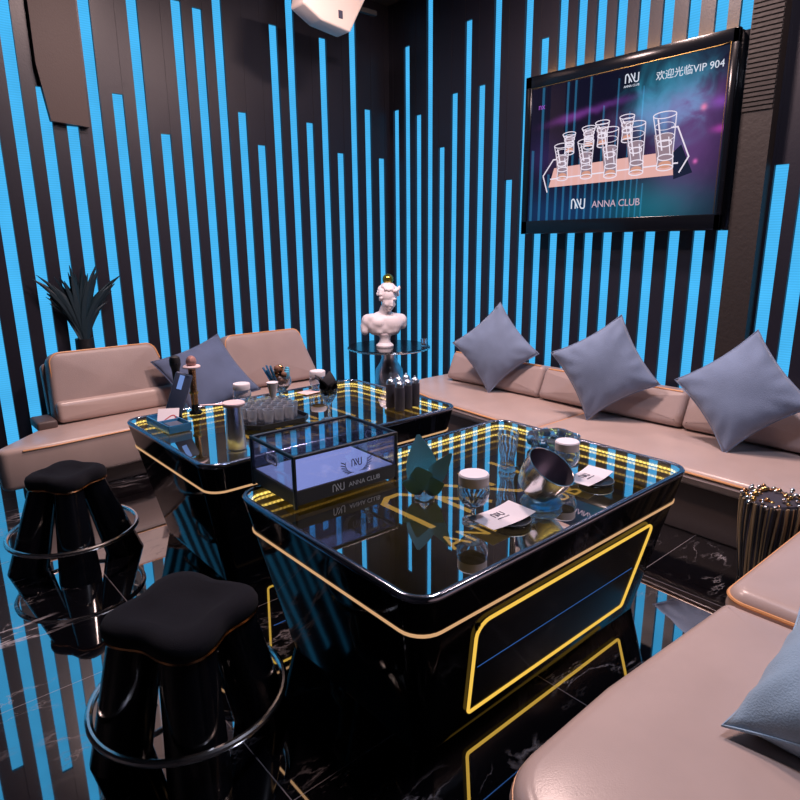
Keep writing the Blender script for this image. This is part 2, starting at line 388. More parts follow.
def logo_geo(h, w=None, t=.0006, k=None):
    # club mark: an n whose diagonal crosses into a second n
    w = w or h*1.35; k = k or h*.13; g = Geo()
    for P in ([(0,0),(0,.86),(.07,.98),(.16,.98),(.50,.05)], [(.30,.62),(.30,0)], [(.40,1),(.74,.05),(.84,0),(.95,.02),(1,.14),(1,1)], [(.70,.38),(.70,1)]):
        g.add(*ribbon([((x-.5)*w, y*h, 0) for x, y in P], k, t))
    return g.v, g.f

# ------------------------------------------------------------------ objects
def mesh(name, vf, mat, parent=None, loc=(0,0,0), rot=(0,0,0), sharp=35, uv=None, fix=True):
    v, f = (vf.v, vf.f) if isinstance(vf, Geo) else vf
    me = bpy.data.meshes.new(name); me.from_pydata(v, [], f)
    if uv:
        lay = me.uv_layers.new(name='UVMap')
        for l in me.loops: lay.data[l.index].uv = uv[l.vertex_index]
    if fix:
        bm = bmesh.new(); bm.from_mesh(me); bmesh.ops.recalc_face_normals(bm, faces=bm.faces); bm.to_mesh(me); bm.free()
    if sharp:
        me.polygons.foreach_set('use_smooth', [True]*len(me.polygons)); me.set_sharp_from_angle(angle=R_(sharp))
    me.materials.append(M[mat] if isinstance(mat, str) else mat); me.update()
    o = bpy.data.objects.new(name, me); COL.objects.link(o)
    o.location = loc; o.rotation_euler = rot
    if parent: o.parent = parent
    return o
def tag(o, label, cat, group=None, kind=None):
    if label: o['label'] = label
    if cat: o['category'] = cat
    if group: o['group'] = group
    if kind: o['kind'] = kind
    return o
def thing(name, label, cat, loc=(0,0,0), rot=(0,0,0), group=None):
    o = bpy.data.objects.new(name, None); COL.objects.link(o); o.empty_display_size = .1
    o.location = loc; o.rotation_euler = rot
    return tag(o, label, cat, group)
def struct(name, vf, mat, **k):
    o = mesh(name, vf, mat, **k); o['kind'] = 'structure'; return o

ORD = ['first','second','third','fourth','fifth','sixth','seventh','eighth','ninth','tenth','eleventh','twelfth','thirteenth','fourteenth','fifteenth','sixteenth','seventeenth','eighteenth','nineteenth','twentieth','twenty-first','twenty-second','twenty-third','twenty-fourth','twenty-fifth','twenty-sixth','twenty-seventh','twenty-eighth','twenty-ninth','thirtieth','thirty-first','thirty-second']

# ------------------------------------------------------------------ room shell
CZ = 3.42; XW = 3.94; YW = 4.655; DEP = .026; LW = .036
struct('floor', box(-2.6, -2.6, -.05, XW+.08, YW+.08, 0), 'floor', sharp=0)
struct('ceiling', box(-2.6, -2.6, CZ, XW+.08, YW+.08, CZ+.05), 'ceil', sharp=0)
struct('wall_back', box(-2.6, -2.65, 0, XW+.08, -2.6, CZ), 'slat', sharp=0)
struct('wall_front', box(-2.65, -2.6, 0, -2.6, YW+.08, CZ), 'slat', sharp=0)

left = [(3.849,2.18),(3.698,2.57),(3.547,3.4),(3.396,2.19),(3.245,3.05),(3.094,2.4),(2.943,3.4),(2.792,3.06),(2.641,2.19),(2.49,2.41),(2.34,3.4),(2.189,3.05),(2.038,3.07),(1.887,2.2),(1.736,3.4),(1.585,2.42),(1.434,3.4),(1.283,2.19),(1.132,2.4),(.981,3.4),(.83,3.4)]
for k in range(1, 12): left.append((round(.83-.151*k, 3), (3.05, 2.41, 3.4, 2.2)[k % 4]))
right = [(4.565,2.58),(4.419,3.06),(4.276,2.5),(4.136,3.4),(3.993,2.21),(3.849,2.6),(3.705,3.09),(3.56,2.61),(3.414,3.4),(3.27,1.9),(3.128,3.4),(2.985,2.81),(2.84,3.4),(2.692,3.4),(2.548,3.4),(2.403,3.4),(2.252,3.4),(2.099,3.4),(1.94,3.4),(1.785,3.4),(1.648,3.4),(1.375,1.84),(1.237,2.33),(1.09,3.05),(.94,2.4),(.79,3.4),(.64,2.2)]
def slat_wall(cs, along, lo, hi):
    # dark slats in front of a backing board; channels between them hold the light strips
    g = Geo()
    def put(a0, a1, z0, z1, d0, d1):
        if a1-a0 < 1e-4: return
        if along == 'x': g.add(*box(a0, YW+d0, z0, a1, YW+d1, z1))
        else: g.add(*box(XW+d0, a0, z0, XW+d1, a1, z1))
    put(lo, hi, 0, CZ, DEP+.004, .08)
    ed = sorted(cs); prev = lo
    for a, zt in ed:
        put(prev, a-LW, 0, CZ, 0, DEP+.004); prev = a+LW
        if zt < CZ-.03: put(a-LW, a+LW, zt, CZ, 0.003, DEP+.004)
    put(prev, hi, 0, CZ, 0, DEP+.004)
    return g
struct('wall_left', slat_wall(left, 'x', -2.6, XW), 'slat', sharp=0)
struct('wall_right', slat_wall(right, 'y', -2.6, YW), 'slat', sharp=0)
def how_tall(z): return 'full height' if z > 3.2 else 'ending high' if z > 2.75 else 'mid-height' if z > 2.3 else 'short'
for i, (x, zt) in enumerate(left):
    zt = min(zt, CZ-.01)
    o = mesh('led_strip', box(-LW+.0005, -.004, .02, LW-.0005, .004, zt-.001), 'led', loc=(x, YW+DEP-.001, 0), sharp=0)
    tag(o, f'{ORD[i]} blue light strip from the corner along the left wall, {how_tall(zt)}', 'light strip', 'light strips on the left wall')
for i, (y, zt) in enumerate(right):
    zt = min(zt, CZ-.01)
    o = mesh('led_strip', box(-.004, -LW+.0005, .02, .004, LW-.0005, zt-.001), 'led', loc=(XW+DEP-.001, y, 0), sharp=0)
    tag(o, f'{ORD[i]} blue light strip from the corner along the television wall, {how_tall(zt)}', 'light strip', 'light strips on the television wall')
# pilaster right of the television, ribbed in its upper half
g = Geo(); g.add(*box(3.86, 1.425, 0, XW-.001, 1.585, CZ))
z = 2.12
while z < CZ-.02:
    g.add(*box(3.852, 1.428, z, 3.862, 1.582, z+.016)); z += .024
struct('trim_1', g, 'rib', sharp=0)
# brown board on the left wall over two short strips
g = Geo(); g.add(*loft([[(x, y, z) for x, z in ((1.105,2.52),(1.15,2.20),(1.372,2.185),(1.378,CZ-.001),(1.105,CZ-.001))] for y in (4.612, YW-.001)]))
tag(mesh('wall_board', g, 'board', sharp=20), 'plain brown board high on the left wall, over the tops of two cut-off light strips', 'wall panel')

# ------------------------------------------------------------------ tables
TW, TD, TH, TR = 1.436, .965, .60, .085
def t_out(z, extra=0.0):
    k = (TH-z)*.2-extra
    return rrect(TW-2*k, TD-2*k, max(.03, TR-k*.3), 7)
def ring3(o, z): return [(p[0], p[1], z) for p in o]
def glow_loop(z, ins, h=.009, w=.004):
    o = inset(resample(t_out(z), .03), ins); n = len(o)
    v = []; uv = []; f = []; s = 0
    for i in range(n+1):
        p = o[i % n]; 
        v += [(p[0], p[1], z), (p[0], p[1], z+h)]; uv += [(s, 0), (s, 1)]
        if i < n: s += (Vector(o[(i+1) % n])-Vector(p)).length
    f = [(2*i, 2*i+2, 2*i+3, 2*i+1) for i in range(n)]
    return v, f, uv
def make_table(name, label, loc):
    t = thing(name, label, 'table', loc, group='black glass-topped club tables')
    rings = [ring3(t_out(z), z) for z in (0.0, .12, .24, .36, .465, .58)]
    v, f = loft(rings, True, False)
    body = mesh('body', (v, f), 'marble', t)
    # rim: outer wall up, flat lip, back down inside
    o = t_out(TH)
    rr = [ring3(t_out(.58), .58), ring3(o, .594), ring3(inset(o, .004), .600), ring3(inset(o, .016), .600), ring3(inset(o, .019), .598), ring3(inset(o, .020), .585)]
    rim = mesh('rim', loft(rr, False, False), 'rimmetal', t, sharp=60); rim['label'] = 'glossy dark metal rim round the glass top'
    mesh('glass_top', ([p for p in ring3(inset(o, .0195), .5965)], [tuple(range(len(o)))]), 'top', t, sharp=0, fix=False)['label'] = 'smoked mirror glass top'
    cav = [ring3(inset(t_out(z), .0215), z) for z in (.588, .44)]
    mesh('light_well', loft(cav[::-1], False, False), 'well', t, sharp=0, fix=False); mesh('well_floor', (cav[1], [tuple(range(len(o)))]), 'black', t, sharp=0, fix=False)
    for z, ins, mt in ((.572, .024, 'yled'), (.558, .024, 'yled_refl'), (.530, .024, 'yled_refl'), (.500, .024, 'yled_refl_faint'), (.470, .024, 'yled_refl_fainter')):  # top loop is the LED; the dimmer loops paint its mirror reflections
        v, f, uv = glow_loop(z, ins)
        mesh('led_or_reflection_line', (v, f), mt, t, sharp=0, uv=uv, fix=False)
    b0 = resample(t_out(.475), .2)
    bd = [ring3(t_out(.466, -.001), .466), ring3(t_out(.470, .0035), .467), ring3(t_out(.474, .0035), .475), ring3(t_out(.478, -.001), .476)]
    mesh('gold_band', loft(bd, False, False), 'band', t)['label'] = 'thin amber band below the rim'
    # drawer pair on the front face, framed by a yellow light line
    def face(x, z, off=0.0): return (x, -TD/2+(TH-z)*.2-off*.98, z-off*.196)
    nrm = Vector((0, -.98, -.196))
    def panel(z0, z1):
        def hw(z): return .425+(z-.075)*.13
        a = [face(-hw(z0), z0, .001), face(hw(z0), z0, .001), face(hw(z1), z1, .001), face(-hw(z1), z1, .001)]
        b = [face(-hw(z0), z0, .007), face(hw(z0), z0, .007), face(hw(z1), z1, .007), face(-hw(z1), z1, .007)]
        return loft([a, b])
    for z0, z1 in ((.085, .250), (.256, .420)):
        mesh('drawer', panel(z0, z1), 'black_gloss', t, sharp=10)
    gap = ribbon([face(-.43, .253, .004), face(.43, .253, .004)], .003, .002, nrm)
    mesh('drawer_gap_reflection', gap, M['bluegap'], t, sharp=0)['label'] = 'blue reflection painted as a thin glowing line between the two drawers'
    cor = rpoly([(-.430,.075),(.438,.075),(.490,.43),(-.475,.43)], [.012,.012,.03,.045], 5)
    pts = [face(x, z, .008) for x, z in cor]; pts.append(pts[0])
    # closed light line as a tube lying on the face
    mesh('light_line', tube(pts[:-1], .0050, 8, True), 'yline', t)['label'] = 'yellow light line framing the drawers'
    # club emblem lit under the glass
    e = Geo(); e.add(*logo_geo(.30, .62, k=.024), Matrix.Translation((.02, -.09, .53)))
    mesh('emblem', e, 'emblem', t, sharp=0)
    e = Geo(); e.add(*text_geo('ANNA CLUB', .125), Matrix.Translation((0, -.245, .53)))
    mesh('emblem_lettering', e, 'emblem', t, sharp=0)
    return t
M['bluegap'] = emit('blue_gap_reflection', (.05, .16, .48), .9)  # blue reflected in the drawer gap, painted as a glowing line
make_table('coffee_table', 'front black marble table with a yellow framed drawer pair and smoked glass top', (1.636, 1.4780, 0))
make_table('coffee_table', 'rear black marble table by the sofas, crowded with bottles, tray and microphone', (1.665, 2.7400, 0))

# ------------------------------------------------------------------ sofas
SZ = .36
def seat_mesh(name, outline, z0, z1, mat, parent, crown=.012, rt=.035, rb=.03, bulge=.006):
    return mesh(name, pad(outline, z0, z1, rt, rb, crown, 5, bulge), mat, parent, sharp=50)
def highlight_piping(outline, z, parent, d=.006, r=.005, part=None):
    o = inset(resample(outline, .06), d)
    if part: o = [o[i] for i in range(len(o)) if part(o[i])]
    return mesh('highlight_piping', tube([(p[0], p[1], z) for p in o], r, 6, part is None), 'highlight_pipe', parent)
# right sofa (television wall)
rs = thing('sofa', 'long beige leather sofa under the television with three grey-blue pillows on it', 'sofa', (3.35, 2.2, 0), group='beige leather sofas')
def rel(o, c): return [(p[0]-c[0], p[1]-c[1]) for p in o]
RC = (3.35, 2.2)
s1 = rel(rpoly([(2.955,.70),(3.80,.70),(3.80,2.235),(3.00,2.235),(2.99,1.6)], [.03,.03,.03,.03,0]), RC)
s2 = rel(rpoly([(3.002,2.245),(3.80,2.245),(3.80,3.74),(3.42,3.74),(3.16,3.45),(3.055,3.0),(3.02,2.6)], [.03,.03,.03,.12,.2,0,0]), RC)
for s in (s1, s2):
    seat_mesh('seat', s, .27, SZ, 'leather', rs)
    highlight_piping(s, SZ-.022, rs, .0, .0065)['label'] = 'orange cord painting the warm highlight along the seat edge'
base = rel(rpoly([(3.03,.72),(3.80,.72),(3.80,3.72),(3.46,3.72),(3.22,3.42),(3.11,3.0),(3.07,2.4),(3.055,1.6)], [.02,.02,.02,.1,.2,0,0,0]), RC)
mesh('base', pad(base, .0, .275, .01, .01, 0), 'skirt', rs, sharp=50)
def back_cushion(parent, w, h, t, mx, mat, topw=None, r=.06):
    # outline in (u across, v up), thickness along local +z; rounded both ways
    tw = topw if topw is not None else (-w/2, w/2)
    o = rpoly([(-w/2,0),(w/2,0),(tw[1],h),(tw[0],h)], [.03,.03,r,r], 6)
    v, f = pad(o, 0, t, .035, .02, .012, 5)
    return mesh('back_cushion', ([tuple(mx @ Vector(p)) for p in v], f), mat, parent, sharp=50)
def frame(origin, ux, vy, wz):
    m = Matrix.Identity(4)
    for i, a in enumerate((ux, vy, wz)):
        for k in range(3): m[k][i] = a[k]
    for k in range(3): m[k][3] = origin[k]
    return m
for y0, y1, hh in ((.72,1.60,.215),(1.61,2.62,.215),(2.63,3.52,.225)):
    ln = R_(24); cy = (y0+y1)/2
    mx = frame((3.625-RC[0], cy-RC[1], SZ-.005), (0,-1,0), (math.sin(ln),0,math.cos(ln)), (math.cos(ln),0,-math.sin(ln)))
    mx2 = frame((3.625-RC[0], cy-RC[1], SZ-.005), (0,-1,0), (math.sin(ln),0,math.cos(ln)), (-math.cos(ln),0,math.sin(ln)))
    back_cushion(rs, y1-y0, hh, .10, mx2, 'leather_b', r=.035)
    o = [(-(y1-y0)/2+.03,hh-.008,.092),((y1-y0)/2-.03,hh-.008,.092)]
    mesh('highlight_piping', tube([tuple(mx2 @ Vector(p)) for p in o], .0055, 6), 'highlight_pipe', rs)
mesh('back_frame', loft([[(x-RC[0], y-RC[1], z) for x, z in ((3.66,.30),(3.86,.30),(3.86,.545),(3.74,.545))] for y in (.72, 3.52)]), 'leather_b', rs, sharp=20)
# left sofa (left wall)
ls = thing('sofa', 'beige leather sofa along the left wall with two upright back cushions and one slate pillow', 'sofa', (1.7, 4.2, 0), group='beige leather sofas')
LC = (1.7, 4.2)
s = rel(rpoly([(.42,3.90),(.75,3.885),(1.3,3.92),(2.82,3.95),(2.82,4.52),(.90,4.52),(.78,4.28)], [.05,0,0,.08,.06,.05,0]), LC)
seat_mesh('seat', s, .12, SZ, 'leather', ls, rt=.03)
highlight_piping(s, SZ-.018, ls, .0, .0055, lambda p: p[1] < -.19 and p[0] > -1.15)['label'] = 'orange cord painting the warm highlight along the seat edge'
b_ = rel(rpoly([(.56,4.02),(2.78,4.02),(2.78,4.50),(.92,4.50)], .04), LC)
mesh('base', pad(b_, 0, .13, .01, .01), 'skirt', ls, sharp=50)
kick = rel(rpoly([(1.12,3.80),(1.42,3.80),(1.42,3.92),(1.12,3.92)], .01), LC)
for x0, x1, t0, t1, hh in ((.86,1.655,.885,1.545,.43),(2.02,2.84,2.06,2.70,.42)):
    ln = R_(13); cx = (x0+x1)/2
    mx = frame((cx-LC[0], 4.385-LC[1], SZ-.005), (1,0,0), (0,math.sin(ln),math.cos(ln)), (0,-math.cos(ln),math.sin(ln)))
    back_cushion(ls, x1-x0, hh, .13, mx, 'leather_b', (t0-cx, t1-cx), .07)
    o = rpoly([(t0-cx,hh*.55),(t0-cx,hh),(t1-cx,hh),(t1-cx+.03,hh*.75)], [0,.07,.07,0], 6)
    mesh('highlight_piping', tube([tuple(mx @ Vector((p[0]*.985, p[1]*.985, .117))) for p in o], .005, 6), 'highlight_pipe', ls)
    mx3 = frame((cx-LC[0], 4.385-LC[1]+.004, SZ), (1,0,0), (0,math.sin(ln),math.cos(ln)), (0,math.cos(ln),-math.sin(ln)))
    v, f = pad(rpoly([(-(x1-x0)/2+.0,0),((x1-x0)/2-.02,0),(t1-cx-.02,hh-.06),(t0-cx-.02,hh-.06)], .03), 0, .07, .01, .01)
    mesh('back_frame', ([tuple(mx3 @ Vector(p)) for p in v], f), 'leather_b', ls, sharp=50)
# a seam across the lower part of the back cushion reads as a second roll
mx = frame((1.26-LC[0], 4.36-LC[1], SZ-.004), (1,0,0), (0,math.sin(R_(8)),math.cos(R_(8))), (0,-math.cos(R_(8)),math.sin(R_(8))))
v, f = pad(rpoly([(-.385,0),(.40,0),(.40,.135),(-.385,.135)], .03), 0, .14, .03, .01, .004)
o = mesh('lumbar_roll', ([tuple(mx @ Vector(p)) for p in v], f), 'leather', ls, sharp=50)
mesh('arm_block', bbox(.745-LC[0], 4.20-LC[1], SZ-.006, .86-LC[0], 4.40-LC[1], SZ+.05, .015), 'skirt', ls, sharp=50)
# near sofa: two modules
na = thing('sofa', 'beige leather sofa seat in the near right foreground with a pale blue pillow on it', 'sofa', (1.4, .05, 0), group='beige leather sofas')
o = rel(rpoly([(.825,-.60),(1.925,-.60),(1.925,.675),(1.3,.712),(.825,.705)], [.05,.04,.03,0,.16], 8), (1.4,.05))
seat_mesh('seat', o, .25, SZ, 'leather', na, rt=.045)
highlight_piping(o, SZ-.04, na, .001, .0028)
o = rel(rpoly([(.92,-.55),(1.90,-.55),(1.90,.60),(.92,.60)], .06), (1.4,.05))
mesh('base', pad(o, 0, .255, .01, .01), 'skirt', na, sharp=50)
nb = thing('sofa', 'beige leather corner seat module at the right edge, behind the foreground seat', 'sofa', (2.43, .05, 0), group='beige leather sofas')
o = rel(rpoly([(1.935,-.60),(2.93,-.60),(2.93,.675),(1.935,.690)], [.04,.04,.05,.07], 8), (2.43,.05))
seat_mesh('seat', o, .25, SZ+.028, 'leather', nb, rt=.045)
highlight_piping(o, SZ-.008, nb, .0, .006)['label'] = 'orange cord painting the warm highlight along the module edge'
o = rel(rpoly([(1.96,-.55),(2.88,-.55),(2.88,.60),(1.96,.60)], .04), (2.43,.05))
mesh('base', pad(o, 0, .255, .01, .01), 'skirt', nb, sharp=50)

# ------------------------------------------------------------------ pillows
def pillow(label, C, nrm, roll, L, T, mat, seed):
    n = Vector(nrm).normalized(); up = Vector((0,0,1))
    h = up.cross(n)
    h = h.normalized() if h.length > 1e-3 else Vector((1,0,0))
    vv = n.cross(h).normalized()
    mx = frame((0,0,0), h, vv, n) @ Matrix.Rotation(roll, 4, 'Z')
    t = thing('throw_pillow', label, 'pillow', C, group='velvet throw pillows'); t.rotation_euler = mx.to_euler()
    mesh('cover', pillow_geo(L, T, seed), mat, t, sharp=0).data.polygons.foreach_set('use_smooth', [True]*(2*26*26))
    # welt round the seam
    a = L/2; pts = []
    for k in range(4):
        for i in range(20):
            u = -1+2*i/20; e = a*(1-.11*(1-u*u)); c = a*u
            pts.append([(c,-e,0),(e,c,0),(-c,e,0),(-e,-c,0)][k])
    mesh('welt', tube(pts, .0035, 6, True), mat, t)
    return t
def dirn(yaw, tilt): return (math.cos(yaw)*math.cos(tilt), math.sin(yaw)*math.cos(tilt), math.sin(tilt))
pillow('grey-blue velvet pillow on the right sofa nearest the bust, farthest of three', (3.50, 2.985, .695), dirn(R_(201), R_(9)), R_(45-3), .47, .075, 'velvet', 1.3)
pillow('grey-blue velvet pillow on its corner in the middle of the right sofa', (3.43, 2.05, .69), dirn(R_(205), R_(8)), R_(45-13), .475, .075, 'velvet', 4.1)
pillow('grey-blue velvet pillow nearest the right edge on the sofa under the television', (3.44, 1.255, .675), dirn(R_(190), R_(20)), R_(45-4), .475, .08, 'velvet', 8.7)
pillow('slate blue velvet pillow lying against the back of the left sofa behind the microphone', (1.795, 4.10, .565), dirn(R_(-99), R_(42)), R_(45-25), .53, .075, 'velvet_d', 2.2)
pillow('pale blue velvet pillow lying flat on the foreground seat at the right edge', (1.572, .190, .488), (-.20, .20, 1), R_(45), .51, .13, 'velvet_l', 5.5)

# ------------------------------------------------------------------ stools
def clover(R, amp, n=72, ph=0.0): return [(R*(1+amp*math.cos(4*(2*PI*j/n)+ph))*math.cos(2*PI*j/n), R*(1+amp*math.cos(4*(2*PI*j/n)+ph))*math.sin(2*PI*j/n)) for j in range(n)]
def stool(label, loc, rz, k_=1.0):
    t = thing('bar_stool', label, 'stool', loc, (0,0,rz), 'black clover stools')
    rings = []
    for R, z in ((.178,.392),(.194,.397),(.199,.408),(.199,.425),(.192,.440),(.172,.451),(.14,.455),(.10,.451),(.05,.446)):
        rings.append([(x, y, z-.012*(R < .12)+(.0 if R < .12 else 0)) for x, y in clover(R*k_, .145 if R > .12 else .08)])
    s = mesh('seat', loft(rings), 'fur', t, sharp=60); s['label'] = 'black plush clover-shaped seat'
    tr = [(x, y, .392) for x, y in clover(.192*k_, .145)]
    mesh('seat_trim', tube(tr, .005, 6, True), 'bronze', t)
    for k in range(4):
        a = PI/2*k; d = Vector((math.cos(a), math.sin(a), 0)); rg = []
        for q in (0, .15, .4, .7, 1):
            z, c, r = .393*q, .205+(.132*k_-.205)*q, .086+(.080*k_-.086)*q
            rg.append([(d.x*c+r*math.cos(2*PI*j/24), d.y*c+r*math.sin(2*PI*j/24), z) for j in range(24)])
        mesh('leg', loft(rg), 'black_gloss', t)
    mesh('underframe', lathe([(.08*k_,.30),(.12*k_,.392)], 24), 'black', t)
    mesh('foot_ring', tube([(.275*math.cos(2*PI*j/64), .275*math.sin(2*PI*j/64), .158) for j in range(64)], .011, 10, True), 'chrome', t)['label'] = 'polished steel foot ring'
    return t
stool('black clover stool in the left foreground, nearest the camera', (.583, 1.640, 0), R_(-19), .95)
stool('black clover stool by the left sofa, farther back at the left edge', (.632, 3.075, 0), R_(-12), .74)

# ------------------------------------------------------------------ television
tv = thing('television', 'large black television on the right wall showing shot glasses on a board', 'television', (3.8, 2.312, 1.5))
Y0 = 2.312
g = Geo(); g.add(*bbox(.012, 1.615-Y0, .0, .128, 3.02-Y0, 1.038, .008, 2)); g.add(*bbox(.07, 1.588-Y0, -.002, .128, 1.70-Y0, 1.036, .006, 2))
mesh('housing', g, 'black_gloss', tv)
g = Geo()
for b in ((0,1.612-Y0,-.002,.03,1.648-Y0,1.04),(0,2.970-Y0,-.002,.03,3.022-Y0,1.04),(0,1.612-Y0,.965,.03,3.022-Y0,1.04),(0,1.612-Y0,-.002,.03,3.022-Y0,.088)): g.add(*bbox(*b, .004, 2))
mesh('bezel', g, 'black_gloss', tv)
sx = .0095
def S(u, v): return (sx, 2.97-u-Y0, .085+v)
sv = [S(0,0), S(1.325,0), S(1.325,.882), S(0,.882)]
mesh('screen', (sv, [(3,2,1,0)]), 'screen', tv, sharp=0, uv=[(0,0),(1.325,0),(1.325,.882),(0,.882)], fix=False)
nx = Vector((-1,0,0))
def flat(pts, d): return loft([[(sx-d+.0004, S(u,v)[1], S(u,v)[2]) for u, v in pts], [(sx-d, S(u,v)[1], S(u,v)[2]) for u, v in pts]])
def line(pts, w, d): return ribbon([(sx-d, S(u,v)[1], S(u,v)[2]) for u, v in pts], w, .0004, nx)
mesh('serving_board_picture', flat([(.17,.222),(1.10,.235),(1.06,.37),(.21,.345)], .0008), 'pic_pink', tv, sharp=0)
g = Geo()
for P in ([(.12,.30),(.20,.40),(.26,.40)], [(1.09,.245),(1.14,.33),(1.06,.50),(1.02,.50)], [(.12,.30),(.16,.19)], [(.18,.275),(1.08,.30)]): g.add(*line(P, .008, .0012))
mesh('rack_picture', g, 'pic_line', tv, sharp=0)
mesh('shadow_picture', flat([(1.06,.21),(1.17,.24),(1.09,.40),(1.04,.36)], .001), 'pic_dark', tv, sharp=0)
front = [(.264,.484,.279,.261,.116),(.449,.49,.465,.259,.12),(.618,.54,.641,.251,.125),(.793,.55,.818,.255,.13),(.975,.575,1.0,.268,.142)]
back = [(.318,.55,.325,.42,.10),(.465,.57,.47,.44,.10),(.562,.59,.57,.44,.10),(.732,.60,.74,.45,.10)]
def ell(cx, cy, a, b, n=20): return [(cx+a*math.cos(2*PI*k/n), cy+b*math.sin(2*PI*k/n)) for k in range(n+1)]
for grp, dd in ((back, .0014), (front, .0026)):
    for (tx, tz, bx, bz, w) in grp:
        g = Geo()
        lw_, bw = w/2, w*.36
        g.add(*line(ell(tx, tz, lw_, w*.13), .005, dd)); g.add(*line(ell(bx, bz+.012, bw, w*.12), .006, dd)); g.add(*line(ell(bx, bz+.07, bw*.95, w*.12), .006, dd))
        g.add(*line([(tx-lw_,tz),(bx-bw*.85,bz+.09),(bx-bw,bz+.01)], .005, dd)); g.add(*line([(tx+lw_,tz),(bx+bw*.85,bz+.09),(bx+bw,bz+.01)], .005, dd))
        mz = (tz+bz)/2+.03
        g.add(*line(ell((tx+bx)/2, mz, lw_*.8, w*.16), .004, dd)); g.add(*line(ell((tx+bx)/2, mz-.035, lw_*.62, w*.13), .007, dd)); g.add(*line(ell(tx+.004, (tz+mz)/2, lw_*.86, w*.15), .003, dd)); g.add(*line([(tx-lw_*.55,tz-.02),(bx-bw*.5,bz+.11)], .009, dd)); g.add(*line([(tx+lw_*.5,mz),(bx+bw*.55,bz+.08)], .006, dd))
        gl = mesh('shot_glass_picture', g, 'pic_line', tv, sharp=0)
        mesh('glass_fill_picture', flat([(bx-bw*.9,bz+.015),(bx+bw*.9,bz+.015),(tx+lw_*.8,mz+.02),(tx-lw_*.8,mz+.02)], dd-.0005), 'pic_dim', gl, sharp=0)
        mesh('glass_foot_picture', flat(ell(bx, bz+.03, bw*.8, w*.15)[:-1], dd-.0002), 'pic_warm', gl, sharp=0)
def on_screen(vf, u, v, d=.001, shear=0.0):
    g = Geo(); mx = frame((sx-d, S(u,v)[1], S(u,v)[2]), (0,-1,shear), (0,0,1), (-1,0,0)); return g.add(*vf, mx)
mesh('screen_logo', on_screen(logo_geo(.062, .10), .415, .072), 'pic_text', tv, sharp=0)
mesh('screen_caption', on_screen(text_geo('ANNA CLUB', .060), .690, .074), 'pic_pale', tv, sharp=0)
mesh('screen_logo', on_screen(logo_geo(.05, .085), .745, .79), 'pic_text', tv, sharp=0)
mesh('screen_caption', on_screen(text_geo('ANNA CLUB', .018), .745, .766), 'pic_text', tv, sharp=0)
mesh('welcome_text', on_screen(text_geo('欢迎光临VIP 904', .055), 1.095, .775), 'pic_text', tv, sharp=0)
mesh('corner_mark', on_screen(text_geo('nx', .055), .085, .735), 'pic_violet', tv, sharp=0)
# amber backlight bar along the upper rear edge and its steel edge line
mesh('backlight', box(.075, 1.66-Y0, 1.040, .126, 2.98-Y0, 1.053), 'amber', tv, sharp=0)
mesh('screen_edge_line', tube([(-.0005, 1.652-Y0, .09), (-.0005, 1.652-Y0, .975), (-.0005, 1.70-Y0, .968), (-.0005, 2.965-Y0, .960)], .0022, 6), 'gold', tv)

# ------------------------------------------------------------------ white ceiling speaker
cs = thing('ceiling_speaker', 'white angular device hung under the ceiling near the room corner', 'speaker', (2.80, 3.93, 2.93))
v, f = loft([[(x, y, z) for x, z in ((-.245,.03),(-.10,-.045),(.135,-.075),(.19,.02),(.30,.20),(-.20,.22))] for y in (-.06, .10)])
bm = bmesh.new(); vs = [bm.verts.new(p) for p in v]; [bm.faces.new([vs[i] for i in q]) for q in f]; bmesh.ops.recalc_face_normals(bm, faces=bm.faces)
bmesh.ops.bevel(bm, geom=bm.edges[:], offset=.015, segments=3, profile=.5, affect='EDGES'); bm.verts.index_update()
v = [tuple(p.co) for p in bm.verts]; f = [tuple(q.index for q in p.verts) for p in bm.faces]; bm.free()
mesh('housing', (v, f), 'plastic_w', cs)
mesh('label_plate', bbox(.035, -.064, -.005, .070, -.058, .045, .002, 1), 'ink', cs)
mesh('bracket', Geo().add(*box(.05,.0,.20,.09,.04,CZ-2.93)).add(*box(.20,.0,.10,.42,.03,.13)), 'black', cs)

